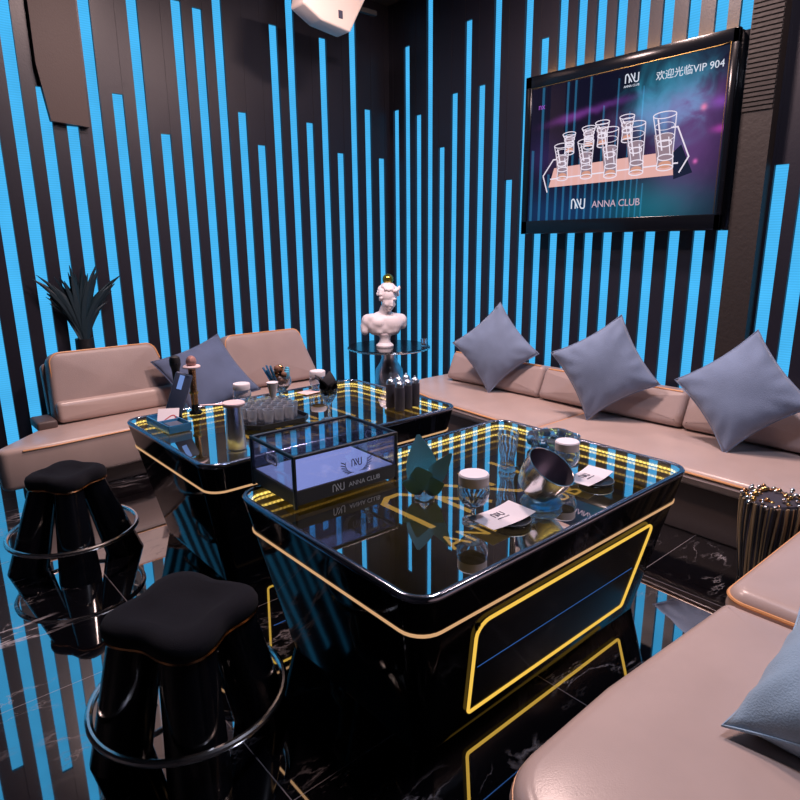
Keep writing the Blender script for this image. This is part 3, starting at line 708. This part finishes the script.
# ------------------------------------------------------------------ bust table, bust, ball
bt = thing('side_table', 'round black pedestal table in the room corner holding the white bust', 'side table', (3.40, 4.06, 0))
mesh('tabletop', lathe([(.0,.572),(.30,.572),(.338,.580),(.345,.59),(.340,.600),(.0,.600)][1:-1], 56), 'black_gloss', bt)
mesh('edge_band', tube([(.344*math.cos(2*PI*j/64), .344*math.sin(2*PI*j/64), .586) for j in range(64)], .006, 8, True), 'chrome', bt)
mesh('pedestal', lathe([(.20,0),(.20,.02),(.15,.05),(.13,.12),(.125,.30),(.115,.40),(.075,.46),(.062,.50),(.07,.545),(.10,.572)], 40), 'steel', bt)
bu = thing('bust', 'white plaster bust of a curly-haired youth on the round corner table', 'sculpture', (3.345, 4.045, .601), (0,0,R_(-36)))
def blobs(items, voxel, smooth=4, base=None):
    g = Geo()
    if base: g.add(*base)
    for c, r, *rot in items:
        mx = Matrix.Translation(c)
        if rot: mx = mx @ Matrix.Rotation(rot[0][1], 4, rot[0][0])
        g.add(*sphere((0,0,0), r, 24, 16), mx)
    me = bpy.data.meshes.new('t'); me.from_pydata(g.v, [], g.f); ob = bpy.data.objects.new('t', me); COL.objects.link(ob)
    m = ob.modifiers.new('r', 'REMESH'); m.mode = 'VOXEL'; m.voxel_size = voxel
    m = ob.modifiers.new('s', 'SMOOTH'); m.iterations = smooth; m.factor = .5
    dg = bpy.context.evaluated_depsgraph_get(); dg.update(); e = bpy.data.meshes.new_from_object(ob.evaluated_get(dg))
    r = ([tuple(p.co) for p in e.vertices], [tuple(p.vertices) for p in e.polygons])
    bpy.data.objects.remove(ob); bpy.data.meshes.remove(me); bpy.data.meshes.remove(e)
    return r
mesh('socle', lathe([(.072,0),(.074,.012),(.064,.024),(.050,.036),(.044,.06),(.050,.082),(.060,.105)], 40), 'plaster', bu)
# local axes: x = sitter's left-right across the picture, -y = toward the viewer
B = [((0,.0,.165),(.105,.068,.075)), ((-.050,-.030,.205),(.070,.046,.050)), ((.055,-.030,.205),(.070,.046,.050)), ((0,.0,.225),(.150,.064,.050)),
     ((-.135,.01,.215),(.058,.054,.060)), ((.135,.01,.218),(.054,.052,.056)), ((-.160,.015,.165),(.042,.042,.062)), ((.150,.015,.185),(.038,.040,.045)),
     ((0,.02,.262),(.095,.055,.036)), ((.004,.005,.292),(.048,.050,.065)), ((.014,-.008,.325),(.046,.050,.05)), ((0,.01,.115),(.085,.055,.035)),
     ((-.10,-.01,.240),(.062,.04,.040)), ((.09,-.01,.242),(.062,.04,.040)), ((.06,-.03,.20),(.09,.045,.075)), ((-.06,-.02,.18),(.08,.045,.07)), ((.0,.0,.15),(.128,.062,.048)), ((.07,-.03,.15),(.055,.035,.045)), ((-.07,-.02,.15),(.055,.035,.045)), ((-.165,.012,.14),(.036,.04,.045))]+[((sx*.085,.0,.137),(.045,.05,.040)) for sx in (-1,1)]+[((sx*.04,-.02,.133),(.05,.045,.036)) for sx in (-1,1)]
hd = Vector((.030,-.030,.402))
def H(x, y, z):
    p = Matrix.Rotation(R_(13), 3, 'X') @ Vector((x, y, z)); p = Matrix.Rotation(R_(28), 3, 'Z') @ p
    p = Matrix.Rotation(R_(8), 3, 'Y') @ p
    return tuple(hd+p*1.22)
HB = [(H(0,.008,.02),(.056,.064,.064)), (H(0,-.014,-.018),(.047,.048,.058)), (H(0,-.028,-.050),(.034,.030,.032)), (H(0,-.046,-.066),(.017,.014,.013)),
      (H(0,-.061,-.010),(.008,.010,.022)), (H(0,-.067,-.026),(.0095,.009,.008)), (H(0,-.047,.012),(.034,.012,.008)),
      (H(0,-.058,-.044),(.016,.008,.0045)), (H(0,-.057,-.052),(.013,.008,.005)), (H(.024,-.040,-.026),(.018,.016,.020)), (H(-.024,-.040,-.026),(.018,.016,.020)), (H(.018,-.047,-.002),(.009,.008,.006)), (H(-.018,-.047,-.002),(.009,.008,.006)),
      (H(.055,.012,-.01),(.008,.014,.02)), (H(-.055,.012,-.01),(.008,.014,.02))]
torso = blobs(B, .006, 16)
HB = [(c, tuple(q*1.22 for q in r)) for c, r in HB]
mesh('figure', blobs(HB, .0042, 5, torso), 'plaster', bu, sharp=0)
hair = [(H(0,.026,.035),(.070,.072,.070))]
rnd = random.Random(3)
for k in range(150):
    th = rnd.uniform(0, 2*PI); ph = rnd.uniform(-.35, 1.5)
    x, y, zz = math.cos(th)*math.cos(ph), math.sin(th)*math.cos(ph), math.sin(ph)
    if y < -.35 and ph < .62: continue
    hair.append((H(x*.066, .014+y*.070, .022+zz*.066), (rnd.uniform(.013,.019),)*3))
hair += [(H(.03,-.04,.08),(.016,.018,.018)), (H(.042,-.034,.090),(.011,.013,.018)), (H(.008,-.050,.072),(.016,.014,.014))]
mesh('hair', blobs(hair, .004, 1), 'plaster', bu, sharp=0)
for o in bu.children: o.data.polygons.foreach_set('use_smooth', [True]*len(o.data.polygons))
tb = thing('ornament_ball', 'shiny gold-green ball sitting on top of the white bust', 'ornament', (3.375, 4.03, 1.112))
mesh('ball', sphere((0,0,.043), .045, 28, 18), 'greenball', tb, sharp=80); mesh('foot', lathe([(.026,-.022),(.016,.008)], 16), 'gold', tb)
gc = thing('tealight_glass', 'small clear glass on the right rim of the round bust table', 'glass', (3.60, 3.84, .601))
mesh('cup', lathe([(.022,0),(.026,.02),(.028,.06),(.025,.06),(.022,.02),(.01,.008)], 20), 'thick', gc)

# ------------------------------------------------------------------ plant behind the left sofa
pl = thing('potted_plant', 'dark leafy plant standing behind the left sofa, in front of two light strips', 'plant', (1.17, 4.588, 0))
mesh('pot', lathe([(.040,0),(.050,.10),(.056,.45),(.060,.72),(.058,.84)], 24), 'pot', pl)
rnd = random.Random(11)
g = Geo()
for k in range(75):
    a = rnd.uniform(-.75, .75); ln = rnd.uniform(.20, .60); y0 = rnd.uniform(-.05, .05); wd = rnd.uniform(.018, .036)
    pts = []
    for i in range(9):
        s = i/8; pts.append(Vector((math.sin(a*s*1.15)*ln*s*.62, (y0*(1-s)+y0*.2)*.8, .78+ln*s*(1-.30*abs(a)*s))))
    vv = []; n = len(pts)
    for i, p in enumerate(pts):
        s = i/(n-1); w = wd*math.sin(PI*min(.98, .12+s*.86)); d = (pts[min(i+1, n-1)]-pts[max(i-1, 0)]).normalized(); q = Vector((d.z, .25, -d.x)).normalized()
        vv += [tuple(p-q*w), tuple(p+Vector((0,-.004,0))), tuple(p+q*w)]
    ff = []
    for i in range(n-1):
        b = 3*i; ff += [(b, b+1, b+4, b+3), (b+1, b+2, b+5, b+4)]
    g.add(vv, ff)
mesh('foliage', g, 'leaf', pl, sharp=0, fix=False)

# ------------------------------------------------------------------ fringed bag by the right sofa
fb = thing('fringed_bag', 'gold and black corded bag with metallic beads on the floor against the right sofa', 'bag', (2.825, .850, 0), (0,0,R_(-50)))
mesh('lining', lathe([(.085,.0),(.098,.10),(.112,.26),(.115,.36),(.10,.385)], 40), 'fabric_k', fb)
for k in range(60):
    a = 2*PI*k/60; pts = []
    for i in range(8):
        s = i/7; r = (.088+.030*math.sin(s*1.7)+.005*math.sin(k*2.3+s*2)); aa = a+.10*math.sin(s*3+k*.7)*.35+.12*s
        pts.append((r*math.cos(aa), r*math.sin(aa), .006+.375*s))
    mesh('cord', tube(pts, .0046+.0014*math.sin(k*1.7), 6), 'cordk' if k % 5 in (1, 3) else 'cordg', fb)
rnd = random.Random(5)
for k in range(70):
    a = 2*PI*k/70*1.7; r = rnd.uniform(.055, .120)
    mesh('bead', sphere((r*math.cos(a), r*math.sin(a), .385+rnd.uniform(-.012, .012)), rnd.uniform(.007, .013), 10, 7), ('gold','chrome','bronze','chrome')[k % 4], fb)

# ------------------------------------------------------------------ acrylic box on the front table
Z = .6005
bx = thing('display_box', 'clear acrylic box in a black frame with pale lit floor, on the front table corner', 'display box', (1.215, 1.822, Z), (0,0,R_(-2)))
W, D, Hh = .42, .30, .185
g = Geo()
def barf(x0,y0,z0,x1,y1,z1): g.add(*bbox(x0,y0,z0,x1,y1,z1,.002,1))
e = .006
for sx_ in (-1,1):
    for sy in (-1,1): barf(sx_*W/2-e, sy*D/2-e, .0, sx_*W/2+e, sy*D/2+e, Hh)
for sy in (-1,1): barf(-W/2, sy*D/2-e, Hh-2*e, W/2, sy*D/2+e, Hh)
for sx_ in (-1,1): barf(sx_*W/2-e, -D/2, Hh-2*e, sx_*W/2+e, D/2, Hh)
mesh('frame', g, 'blackmetal', bx)
g = Geo()
for sy in (-1,1): g.add(*box(-W/2, sy*D/2-.005, .014, W/2, sy*D/2+.005, .062))
for sx_ in (-1,1): g.add(*box(sx_*W/2-.005, -D/2, .014, sx_*W/2+.005, D/2, .062))
g.add(*box(-W/2, -D/2, .014, W/2, D/2, .020))
mesh('base_band', g, 'black', bx, sharp=0)
mesh('lit_floor', box(-W/2+.006, -D/2+.006, .050, W/2-.006, D/2-.006, .060), 'lightbox', bx, sharp=0)['label'] = 'pale blue glowing floor panel'
for nm, b in (('front_pane',(-W/2+e,-D/2-.0015,.062,W/2-e,-D/2+.0015,Hh-2*e)),('back_pane',(-W/2+e,D/2-.0015,.062,W/2-e,D/2+.0015,Hh-2*e)),('side_pane',(-W/2-.0015,-D/2+e,.062,-W/2+.0015,D/2-e,Hh-2*e)),('side_pane',(W/2-.0015,-D/2+e,.062,W/2+.0015,D/2-e,Hh-2*e)),('lid',(-W/2+e,-D/2+e,Hh-.009,W/2-e,D/2-e,Hh-.006))):
    mesh(nm, box(*b), 'acryl', bx, sharp=0)
for sx_ in (-1,1):
    o = rpoly([(-.045,-.014),(.045,-.014),(.03,.014),(-.03,.014)], .012)
    pts = [(sx_*(W/2+.002), p[0], .135+p[1]) for p in o]
    mesh('handle_cutout', tube(pts, .0025, 6, True), 'silver_print', bx)
fr = frame((0,-D/2-.0056,0), (1,0,0), (0,0,1), (0,-1,0))
mesh('box_logo', Geo().add(*logo_geo(.026, .045), fr @ Matrix.Translation((-.045,.026,0))), 'silver_print', bx, sharp=0)
mesh('box_lettering', Geo().add(*text_geo('ANNA CLUB', .024), fr @ Matrix.Translation((.065,.029,0))), 'silver_print', bx, sharp=0)
fr2 = frame((.035,-D/2-.002,0), (1,0,0), (0,0,1), (0,-1,0)); g = Geo(); g.add(*logo_geo(.026, .04), fr2 @ Matrix.Translation((0,.098,0)))
for sgn in (-1,1):
    g.add(*ribbon([(sgn*(.012+.035*math.sin(t)), .112-.036*math.cos(t), 0) for t in [i*.22 for i in range(9)]], .0016, .0005), fr2)
    for i in range(6):
        t = .3+i*.25; g.add(*ribbon([(sgn*(.012+.035*math.sin(t)), .112-.036*math.cos(t), 0), (sgn*(.020+.046*math.sin(t+.2)), .114-.044*math.cos(t+.2), 0)], .0035, .0005), fr2)
mesh('pane_emblem', g, 'ink', bx, sharp=0)

# ------------------------------------------------------------------ table ware
def vessel(prof, n=32, wall=.0028, foot=1):
    # glass with a real wall: down the outside profile, back up the inside
    inner = [(max(.001, r-wall), z+(wall if k == 0 else 0)) for k, (r, z) in enumerate(prof[foot:])]
    return lathe(prof+inner[::-1], n)

def snifter(label, loc, s=1.0, group='glasses under paper covers'):
    t = thing('snifter_glass', label, 'glass', loc, group=group)
    P = [(.034,0),(.034,.003),(.012,.008),(.006,.018),(.006,.038),(.016,.048),(.038,.062),(.050,.085),(.050,.105),(.044,.135)]
    mesh('bowl', vessel([(r*s, z*s) for r, z in P], 32, foot=6), 'thick', t)
    mesh('paper_cover', lathe([(.0465*s,.122*s),(.0475*s,.152*s),(.044*s,.157*s),(.02*s,.155*s)], 32, caps=(False, True)), 'paper', t)['label'] = 'white paper cover'
    return t
def tumbler(label, loc, s=1.0):
    t = thing('tumbler', label, 'glass', loc, group='glasses under paper covers')
    mesh('bowl', vessel([(.030*s,0),(.034*s,.006*s),(.047*s,.035*s),(.050*s,.055*s),(.044*s,.090*s)], 32), 'thick', t)
    mesh('paper_cover', lathe([(.0460*s,.082*s),(.047*s,.108*s),(.044*s,.113*s),(.02*s,.112*s)], 32, caps=(False, True)), 'paper', t)['label'] = 'white paper cover'
    return t
snifter('footed glass under a white paper cover beside the teal napkin on the front table', (1.372, 1.238, Z))
snifter('glass under a white paper cover behind the tilted steel cup on the front table', (1.89, 1.255, Z), .92)
tumbler('round glass under a white cover behind the steel shaker on the rear table', (1.544, 3.095, Z))
tumbler('round glass under a white cover beside a pink card on the rear table', (2.030, 3.085, Z+.004))
tag(mesh('paper_card', bbox(-.085,-.045,0,.085,.045,.003,.001,1), 'pinkpaper', loc=(1.985, 3.075, Z), rot=(0,0,R_(8))), 'pink card under the covered glass at the far edge of the rear table', 'card')
t = thing('highball_glass', 'tall empty clear glass near the back corner of the front table', 'glass', (1.80, 1.455, Z))
mesh('bowl', vessel([(.032,0),(.033,.004),(.028,.02),(.026,.045),(.036,.10),(.040,.15)], 28, foot=2), 'thick', t)
# steel cup tilted on its glass foot
t = thing('ice_cup', 'steel cup tilted on a round glass foot in the middle of the front table', 'ice bucket', (1.632, 1.172, Z))
mesh('foot', lathe([(.066,0),(.070,.008),(.064,.018),(.042,.026),(.030,.036),(.030,.05)], 36), 'crystal', t)
az = math.atan2(1.63, 1.165); rt_ = Vector((math.cos(az), -math.sin(az), 0)); tw = Vector((-math.sin(az), -math.cos(az), 0))
nv = (Vector((0,0,1))*.80+rt_*.48+tw*.24).normalized(); ux = nv.orthogonal().normalized(); vy = nv.cross(ux)
fm = frame(tuple(Vector((0,0,.046))-rt_*.030), ux, vy, nv)
mesh('cup', Geo().add(*lathe([(.020,0),(.046,.004),(.064,.016),(.076,.05),(.081,.085),(.083,.118)], 44, caps=(True, False)), fm), 'chrome', t)
mesh('lining', Geo().add(*lathe([(.0815,.118),(.079,.085),(.073,.05),(.060,.02),(.02,.010)], 44, caps=(False, True)), fm), M.setdefault('dark_steel', plain('dark_brushed_steel', (.22, .20, .25), .38, .9)), t)['label'] = 'dark brushed inside of the cup'
mesh('rim', Geo().add(*tube([(.0825*math.cos(2*PI*j/48), .0825*math.sin(2*PI*j/48), .118) for j in range(48)], .002, 6, True), fm), 'chrome', t)
# crystal ashtray
t = thing('ashtray', 'blue-tinted cut crystal ashtray at the far right edge of the front table', 'ashtray', (2.155, 1.50, Z), (0,0,.2))
n = 12; rg = []
for (r, z, ph) in ((.085,0,0),(.108,.022,.5),(.110,.05,0),(.085,.058,.5),(.070,.05,0),(.062,.018,.5)):
    rg.append([(r*math.cos(2*PI*(j+ph)/n), r*math.sin(2*PI*(j+ph)/n), z+(.006 if j % 3 == 0 and z > .04 else 0)) for j in range(n)])
mesh('bowl', loft(rg), 'crystal', t, sharp=0); mesh('medallion', lathe([(.018,.0195),(.018,.026)], 16), 'gold', t)
for k in range(8):
    a = 2*PI*k/8; mesh('facet', Geo().add(*bbox(-.016,-.014,-.018,.016,.014,.018,.006,1), Matrix.Translation((.098*math.cos(a), .098*math.sin(a), .038)) @ Matrix.Rotation(a+.4, 4, 'Z') @ Matrix.Rotation(.5, 4, 'Y')), 'blueacryl', t, sharp=0)
# printed cards on dark coasters
def card(lc, lcard, c, rz, cc, sx_=.19, sy=.115):
    o = thing('coaster', lc, 'coaster', (cc[0], cc[1], Z), group='dark coasters')
    mesh('disc', lathe([(.058,0),(.062,.006),(.060,.014),(.05,.012)], 36), 'stone', o); mesh('edge_ring', tube([(.0605*math.cos(2*PI*j/40), .0605*math.sin(2*PI*j/40), .0125) for j in range(40)], .0015, 6, True), 'steel', o)
    t = thing('printed_card', lcard, 'card', (c[0], c[1], Z+.0155), (0,0,rz), 'printed paper cards')
    n = 10; v = []; f = []
    for i in range(n+1):
        for j in range(3):
            x = -sx_/2+sx_*i/n; y = -sy/2+sy*j/2; v.append((x, y, .0006+.010*(x/sx_*2)**2*(.4 if x < 0 else 1)))
    m_ = len(v); v += [(a, b, z+.0009) for a, b, z in v]
    for i in range(n):
        for j in range(2):
            q = (i*3+j, (i+1)*3+j, (i+1)*3+j+1, i*3+j+1); f += [q[::-1], tuple(k+m_ for k in q)]
    for i in range(n):
        for j in (0, 2): f.append((i*3+j, (i+1)*3+j, (i+1)*3+j+m_, i*3+j+m_))
    for i in (0, n):
        for j in range(2): f.append((i*3+j, i*3+j+1, i*3+j+1+m_, i*3+j+m_))
    mesh('sheet', (v, f), 'paper', t)
    mesh('printed_logo', Geo().add(*logo_geo(.026, .042), Matrix.Translation((0,.004,.0022))), 'ink', t, sharp=0)
    mesh('printed_lettering', Geo().add(*text_geo('ANNA CLUB', .009), Matrix.Translation((0,-.012,.0022))), 'ink', t, sharp=0)
card('dark coaster under the white card before the footed glass', 'white card with club logo before the footed glass on the front table', (1.43, 1.172), R_(-3), (1.452, 1.150))
card('dark coaster under the printed card right of the tilted steel cup', 'white card with club logo right of the tilted steel cup', (1.925, 1.182), R_(4), (1.935, 1.155), .18, .10)
# napkins
def petal(w, h, lean, turn, tw=0.0):
    n = 8; v = []; f = []
    for i in range(n+1):
        s = i/n; ww = w*math.sin(PI*min(.97, .28+s*.70))
        for j in range(5):
            u = -1+j/2; x = ww*u; y = -lean*s*s*h-.010*(1-u*u)*(1-s); zz = h*s*(1-.12*lean*s)
            v.append((x, y, zz))
    m_ = len(v); v += [(a, b+.003, c) for a, b, c in v]
    for i in range(n):
        for j in range(4):
            q = (i*5+j, i*5+j+1, (i+1)*5+j+1, (i+1)*5+j); f += [q, tuple(k+m_ for k in q[::-1])]
    g = Geo(); g.add(v, f, Matrix.Rotation(turn, 4, 'Z')); return g
t = thing('folded_napkin', 'teal napkin folded into a standing flower on the front table', 'napkin', (1.385, 1.475, Z), (0,0,R_(-45)))
for w, h, l, a, ro in ((.056,.185,.12,180,-7),(.034,.165,.10,0,34),(.046,.100,.35,0,-14),(.034,.085,.40,0,-62),(.036,.080,.45,0,62)):
    o = petal(w, h, l, R_(a)); mesh('fold', Geo().merge(o, Matrix.Translation((0,.02 if a else -.004,.030)) @ Matrix.Rotation(R_(ro), 4, 'Y')), 'teal', t, sharp=80, fix=False)
mesh('holder', lathe([(.036,0),(.034,.01),(.020,.03)], 24), 'thick', t)
t = thing('folded_napkin', 'black napkin folded like a bow in a glass right of the octagonal tray', 'napkin', (1.705, 2.50, Z), (0,0,R_(-45)))
mesh('glass', vessel([(.040,0),(.040,.004),(.008,.012),(.006,.07),(.018,.09),(.040,.13),(.044,.16)], 28, foot=4), 'thick', t)
for w, h, l, a in ((.045,.11,.5,R_(180)),(.045,.105,.6,R_(-60)),(.045,.09,.75,R_(70)),(.04,.10,.75,R_(-110))):
    o = petal(w, h, l, a); mesh('fold', Geo().merge(o, Matrix.Translation((0,0,.13))), 'darkcloth', t, sharp=80, fix=False)
# shaker
t = thing('cocktail_shaker', 'brushed steel shaker cup with a pink paper lid at the front of the rear table', 'shaker', (1.160, 2.41, Z))
mesh('cup', lathe([(.041,0),(.043,.004),(.040,.06),(.036,.14),(.034,.195)], 36), 'steel', t)
mesh('paper_lid', Geo().add(*lathe([(.044,.186),(.048,.196),(.046,.201),(.02,.200)], 32)).add(*loft([[(-.03,-.014,.196),(-.03,.022,.196),(-.12,.062,.196),(-.125,.052,.196)],[(-.03,-.014,.199),(-.03,.022,.199),(-.12,.062,.200),(-.125,.052,.200)]])), 'pinkpaper', t)['label'] = 'pink paper lid with a pull tab'
# shot glass tray
t = thing('serving_tray', 'black octagonal tray full of shot glasses on the rear table', 'tray', (1.475, 2.70, Z), (0,0,R_(-3)))
oc = rpoly([(-.115,-.165),(.115,-.165),(.165,-.115),(.165,.115),(.115,.165),(-.115,.165),(-.165,.115),(-.165,-.115)], .01, 2)
mesh('plate', loft([ring3(inset(oc, .012), 0), ring3(oc, .008), ring3(oc, .030), ring3(inset(oc, .006), .030), ring3(inset(oc, .008), .012)]), 'blackmetal', t, sharp=40)
for i in range(5):
    for j in range(5):
        if (i in (0, 4)) and (j in (0, 4)): continue
        x = 1.475+(-.112+.056*i); y = 2.70+(-.112+.056*j)
        s = thing('shot_glass', 'clear shot glass in the black octagonal tray on the rear table', 'shot glass', (x, y, Z+.0125), group='shot glasses in the octagonal tray')
        mesh('cup', lathe([(.020,0),(.021,.004),(.022,.03),(.0265,.075),(.0235,.075),(.0185,.022),(.008,.018)], 18), 'shot', s)
# scoop and goblet
t = thing('scoop', 'small white flared scoop with a brown tip standing before the snack goblet', 'scoop', (1.655, 2.955, Z))
mesh('blade', lathe([(.012,.03),(.016,.05),(.030,.12),(.032,.125)], 20), 'paper', t); mesh('tip', sphere((0,0,.018), .019, 16, 10), 'brown', t)
t = thing('snack_goblet', 'glass goblet of snacks and blue straws at the far side of the rear table', 'goblet', (1.775, 3.07, Z))
mesh('bowl', vessel([(.036,0),(.036,.004),(.010,.012),(.009,.030),(.030,.045),(.055,.075),(.058,.10),(.052,.125)], 30, foot=4), 'thick', t)
rnd = random.Random(2)
for k in range(9):
    a = 2*PI*k/9; r = .026 if k < 8 else 0
    mesh('snack', sphere((r*math.cos(a), r*math.sin(a), .10+.035*(k % 3)), rnd.uniform(.016, .022), 10, 7), 'snack' if k % 4 else 'bronze', t)
for k in range(5):
    mesh('straw', tube([(-.025-.004*k, -.01+.005*k, .07), (-.062-.006*k+.01*(k % 2), .0+.010*k, .19-.012*(k % 3))], .006, 8), 'blueacryl' if k % 2 else M['straw_blue'] if 'straw_blue' in M else 'blueacryl', t)
for k in range(3):
    mesh('wrapped_candy', bbox(.012+.012*k, -.03+.01*k, .105+.012*k, .045+.006*k, -.005+.012*k, .150+.010*k, .008, 2), M.setdefault('wrap_blue', plain('blue_wrapper', (.10, .42, .62), .25)), t)
# six small black bottles
k = 0
for i in range(2):
    for j in range(3):
        x = 2.078+.064*j+.012*i; y = 2.40+.085*i-.0*j+.012*j
        t = thing('mini_bottle', 'small black bottle with silver cap in the cluster on the rear table', 'bottle', (x, y, Z), group='small black bottles on the rear table')
        mesh('body', lathe([(.024,0),(.026,.004),(.026,.118),(.024,.126)], 24), 'slate_black' if False else 'fabric_k', t)
        mesh('cap', lathe([(.0245,.124),(.024,.135),(.018,.147),(.008,.153),(.006,.160),(.003,.163)], 20), 'steel', t)
# microphone in its stand
t = thing('microphone', 'bronze handheld microphone upright in a stand at the back left of the rear table', 'microphone', (1.268, 3.075, Z))
mesh('stand_base', lathe([(.032,0),(.033,.008),(.020,.018),(.018,.05)], 28), 'black_gloss', t)
mesh('handle', lathe([(.017,.02),(.018,.10),(.0185,.112),(.0185,.118),(.017,.122),(.019,.235)], 24), 'bronze', t)
mesh('switch_collar', lathe([(.022,.104),(.0235,.110),(.022,.116)], 24), 'gold', t)
mesh('ring_guard', lathe([(.024,.236),(.042,.240),(.044,.246),(.040,.251),(.022,.252)], 28), 'pinkpaper', t)['label'] = 'pale anti-roll ring'
mesh('grille', sphere((0,0,.272), (.0265,.0265,.030), 22, 14), M.setdefault('grille', plain('pink_bronze_mesh', (.45, .24, .22), .45, .5, bump=.5, bscale=500)), t, sharp=80)
# slanted menu tablet with a black microphone behind
t = thing('menu_tablet', 'slate menu tablet leaning to the right at the back left of the rear table', 'tablet', (1.140, 3.065, Z), (0,0,R_(-22)))
mx = Matrix.Rotation(R_(20), 4, 'Y') @ Matrix.Rotation(R_(-8), 4, 'X')
mesh('slab', Geo().add(*bbox(-.042,-.011,.012,.042,.011,.235,.010,3), mx), 'slate', t)
mesh('screen_glint', Geo().add(*bbox(-.020,-.0125,.15,.004,-.0112,.222,.0005,1), mx), M.setdefault('tab_glint', emit('tablet_glint', (.20, .34, .75), .8)), t)  # light-blue highlight on the slab, painted as a glowing patch
mesh('easel', bbox(-.05,-.025,0,.05,.025,.014,.004,2), 'black_gloss', t)
t = thing('microphone', 'black handheld microphone upright behind the slate menu tablet', 'microphone', (1.212, 3.145, Z))
mesh('stand_base', lathe([(.025,0),(.025,.008),(.019,.016)], 24), 'black_gloss', t); mesh('handle', lathe([(.016,.01),(.018,.20),(.021,.235)], 24), 'black', t)
mesh('grille', lathe([(.021,.232),(.027,.25),(.028,.275),(.024,.292),(.012,.300)], 24), 'black', t); mesh('grille_ring', lathe([(.0285,.258),(.0288,.263)], 24), 'blackmetal', t)
# acrylic card holder
t = thing('card_holder', 'blue acrylic tray holder at the left end of the rear table', 'holder', (1.070, 2.93, Z), (0,0,R_(2)))
g = Geo()
for b in ((-.055,-.13,0,.055,.13,.005),(-.055,-.13,.005,-.050,.13,.036),(.050,-.13,.005,.055,.13,.036),(-.055,-.13,.005,.055,-.125,.036),(-.055,.125,.005,.055,.13,.036)): g.add(*box(*b))
mesh('tray', g, 'blueacryl', t, sharp=0); mesh('divider', box(-.050,-.003,.005,.050,.003,.034), 'blueacryl', t, sharp=0)
mesh('inner_block', bbox(-.035,-.115,.0055,.035,-.02,.028,.004,1), 'slate', t)
t = thing('promo_card', 'pink and white printed card propped in the blue acrylic holder', 'card', (1.075, 2.955, Z+.0065), (0,0,R_(-30)))
mx = Matrix.Rotation(R_(-48), 4, 'X')
mesh('sheet', Geo().add(*bbox(-.05,-.001,.0,.05,.001,.09,.0008,1), mx), 'paper', t)
mesh('print', Geo().add(*ribbon([(.035*math.cos(a*.3)-.0, -.0014, .03+.018*math.sin(a*.55)) for a in range(10)], .006, .0004, Vector((0,-1,0))), mx), 'redink', t, sharp=0)

# ------------------------------------------------------------------ lights
def spot(name, loc, tgt, power, col, size=R_(95), blend=.9, rad=.12):
    l = bpy.data.lights.new(name, 'SPOT'); l.energy = power; l.color = col; l.spot_size = size; l.spot_blend = blend; l.shadow_soft_size = rad
    o = bpy.data.objects.new(name, l); COL.objects.link(o); o.location = loc
    o.rotation_euler = (Vector(tgt)-Vector(loc)).to_track_quat('-Z', 'Y').to_euler(); return o
def downlight(loc, power, col, size=.35):
    l = bpy.data.lights.new('ceiling_lamp', 'AREA'); l.shape = 'DISK'; l.size = size; l.energy = power; l.color = col
    o = bpy.data.objects.new('ceiling_lamp', l); COL.objects.link(o); o.location = loc; return o
WARM = (1, .71, .66); COOL = (.74, .78, 1)
for p, e_, c in (((2.75, 2.2, 3.40), 80, WARM), ((1.5, 3.3, 3.40), 60, WARM), ((1.9, .7, 3.40), 30, COOL), ((3.2, .6, 3.40), 17, WARM)): downlight(p, e_, c)
spot('ceiling_or_fill_spot', (2.5, 3.0, 3.38), (3.35, 4.05, .9), 140, (.95, .80, .92), R_(42))
spot('ceiling_or_fill_spot', (2.2, 2.4, 2.9), (2.8, 3.95, 3.0), 60, (1, .82, .76), R_(40))  # added spot hung in mid-room only to brighten the ceiling speaker
w = bpy.data.worlds.new('room_air'); sc.world = w; w.use_nodes = True
w.node_tree.nodes['Background'].inputs[0].default_value = (.25, .35, .6, 1); w.node_tree.nodes['Background'].inputs[1].default_value = .02

# ------------------------------------------------------------------ camera
def cam_axes(yaw, pitch, roll):
    cy, sy, cp, sp = math.cos(yaw), math.sin(yaw), math.cos(pitch), math.sin(pitch)
    fw = Vector((sy*cp, cy*cp, -sp)); rg = Vector((cy, -sy, 0)); dn = fw.cross(rg)
    cr, sr = math.cos(roll), math.sin(roll)
    return cr*rg+sr*dn, -sr*rg+cr*dn, fw
r_, d_, f_ = cam_axes(R_(40.92), R_(14.04), R_(.52))
cam = bpy.data.cameras.new('camera'); co = bpy.data.objects.new('camera', cam); COL.objects.link(co)
cam.sensor_width = 36; cam.lens = 36*632/800; cam.clip_start = .02
mw = Matrix.Identity(4)
for k in range(3): mw[k][0] = r_[k]; mw[k][1] = -d_[k]; mw[k][2] = -f_[k]
mw[2][3] = 1.45
co.matrix_world = mw; sc.camera = co
sc.view_settings.view_transform = 'Standard'; sc.view_settings.look = 'None'; sc.view_settings.gamma = 1; sc.view_settings.use_curve_mapping = False
sc.view_settings.exposure = 0
sc.cycles.use_denoising = True; sc.cycles.caustics_reflective = False; sc.cycles.caustics_refractive = False
sc.cycles.max_bounces = 10; sc.cycles.glossy_bounces = 6; sc.cycles.transparent_max_bounces = 24; sc.cycles.sample_clamp_indirect = 4
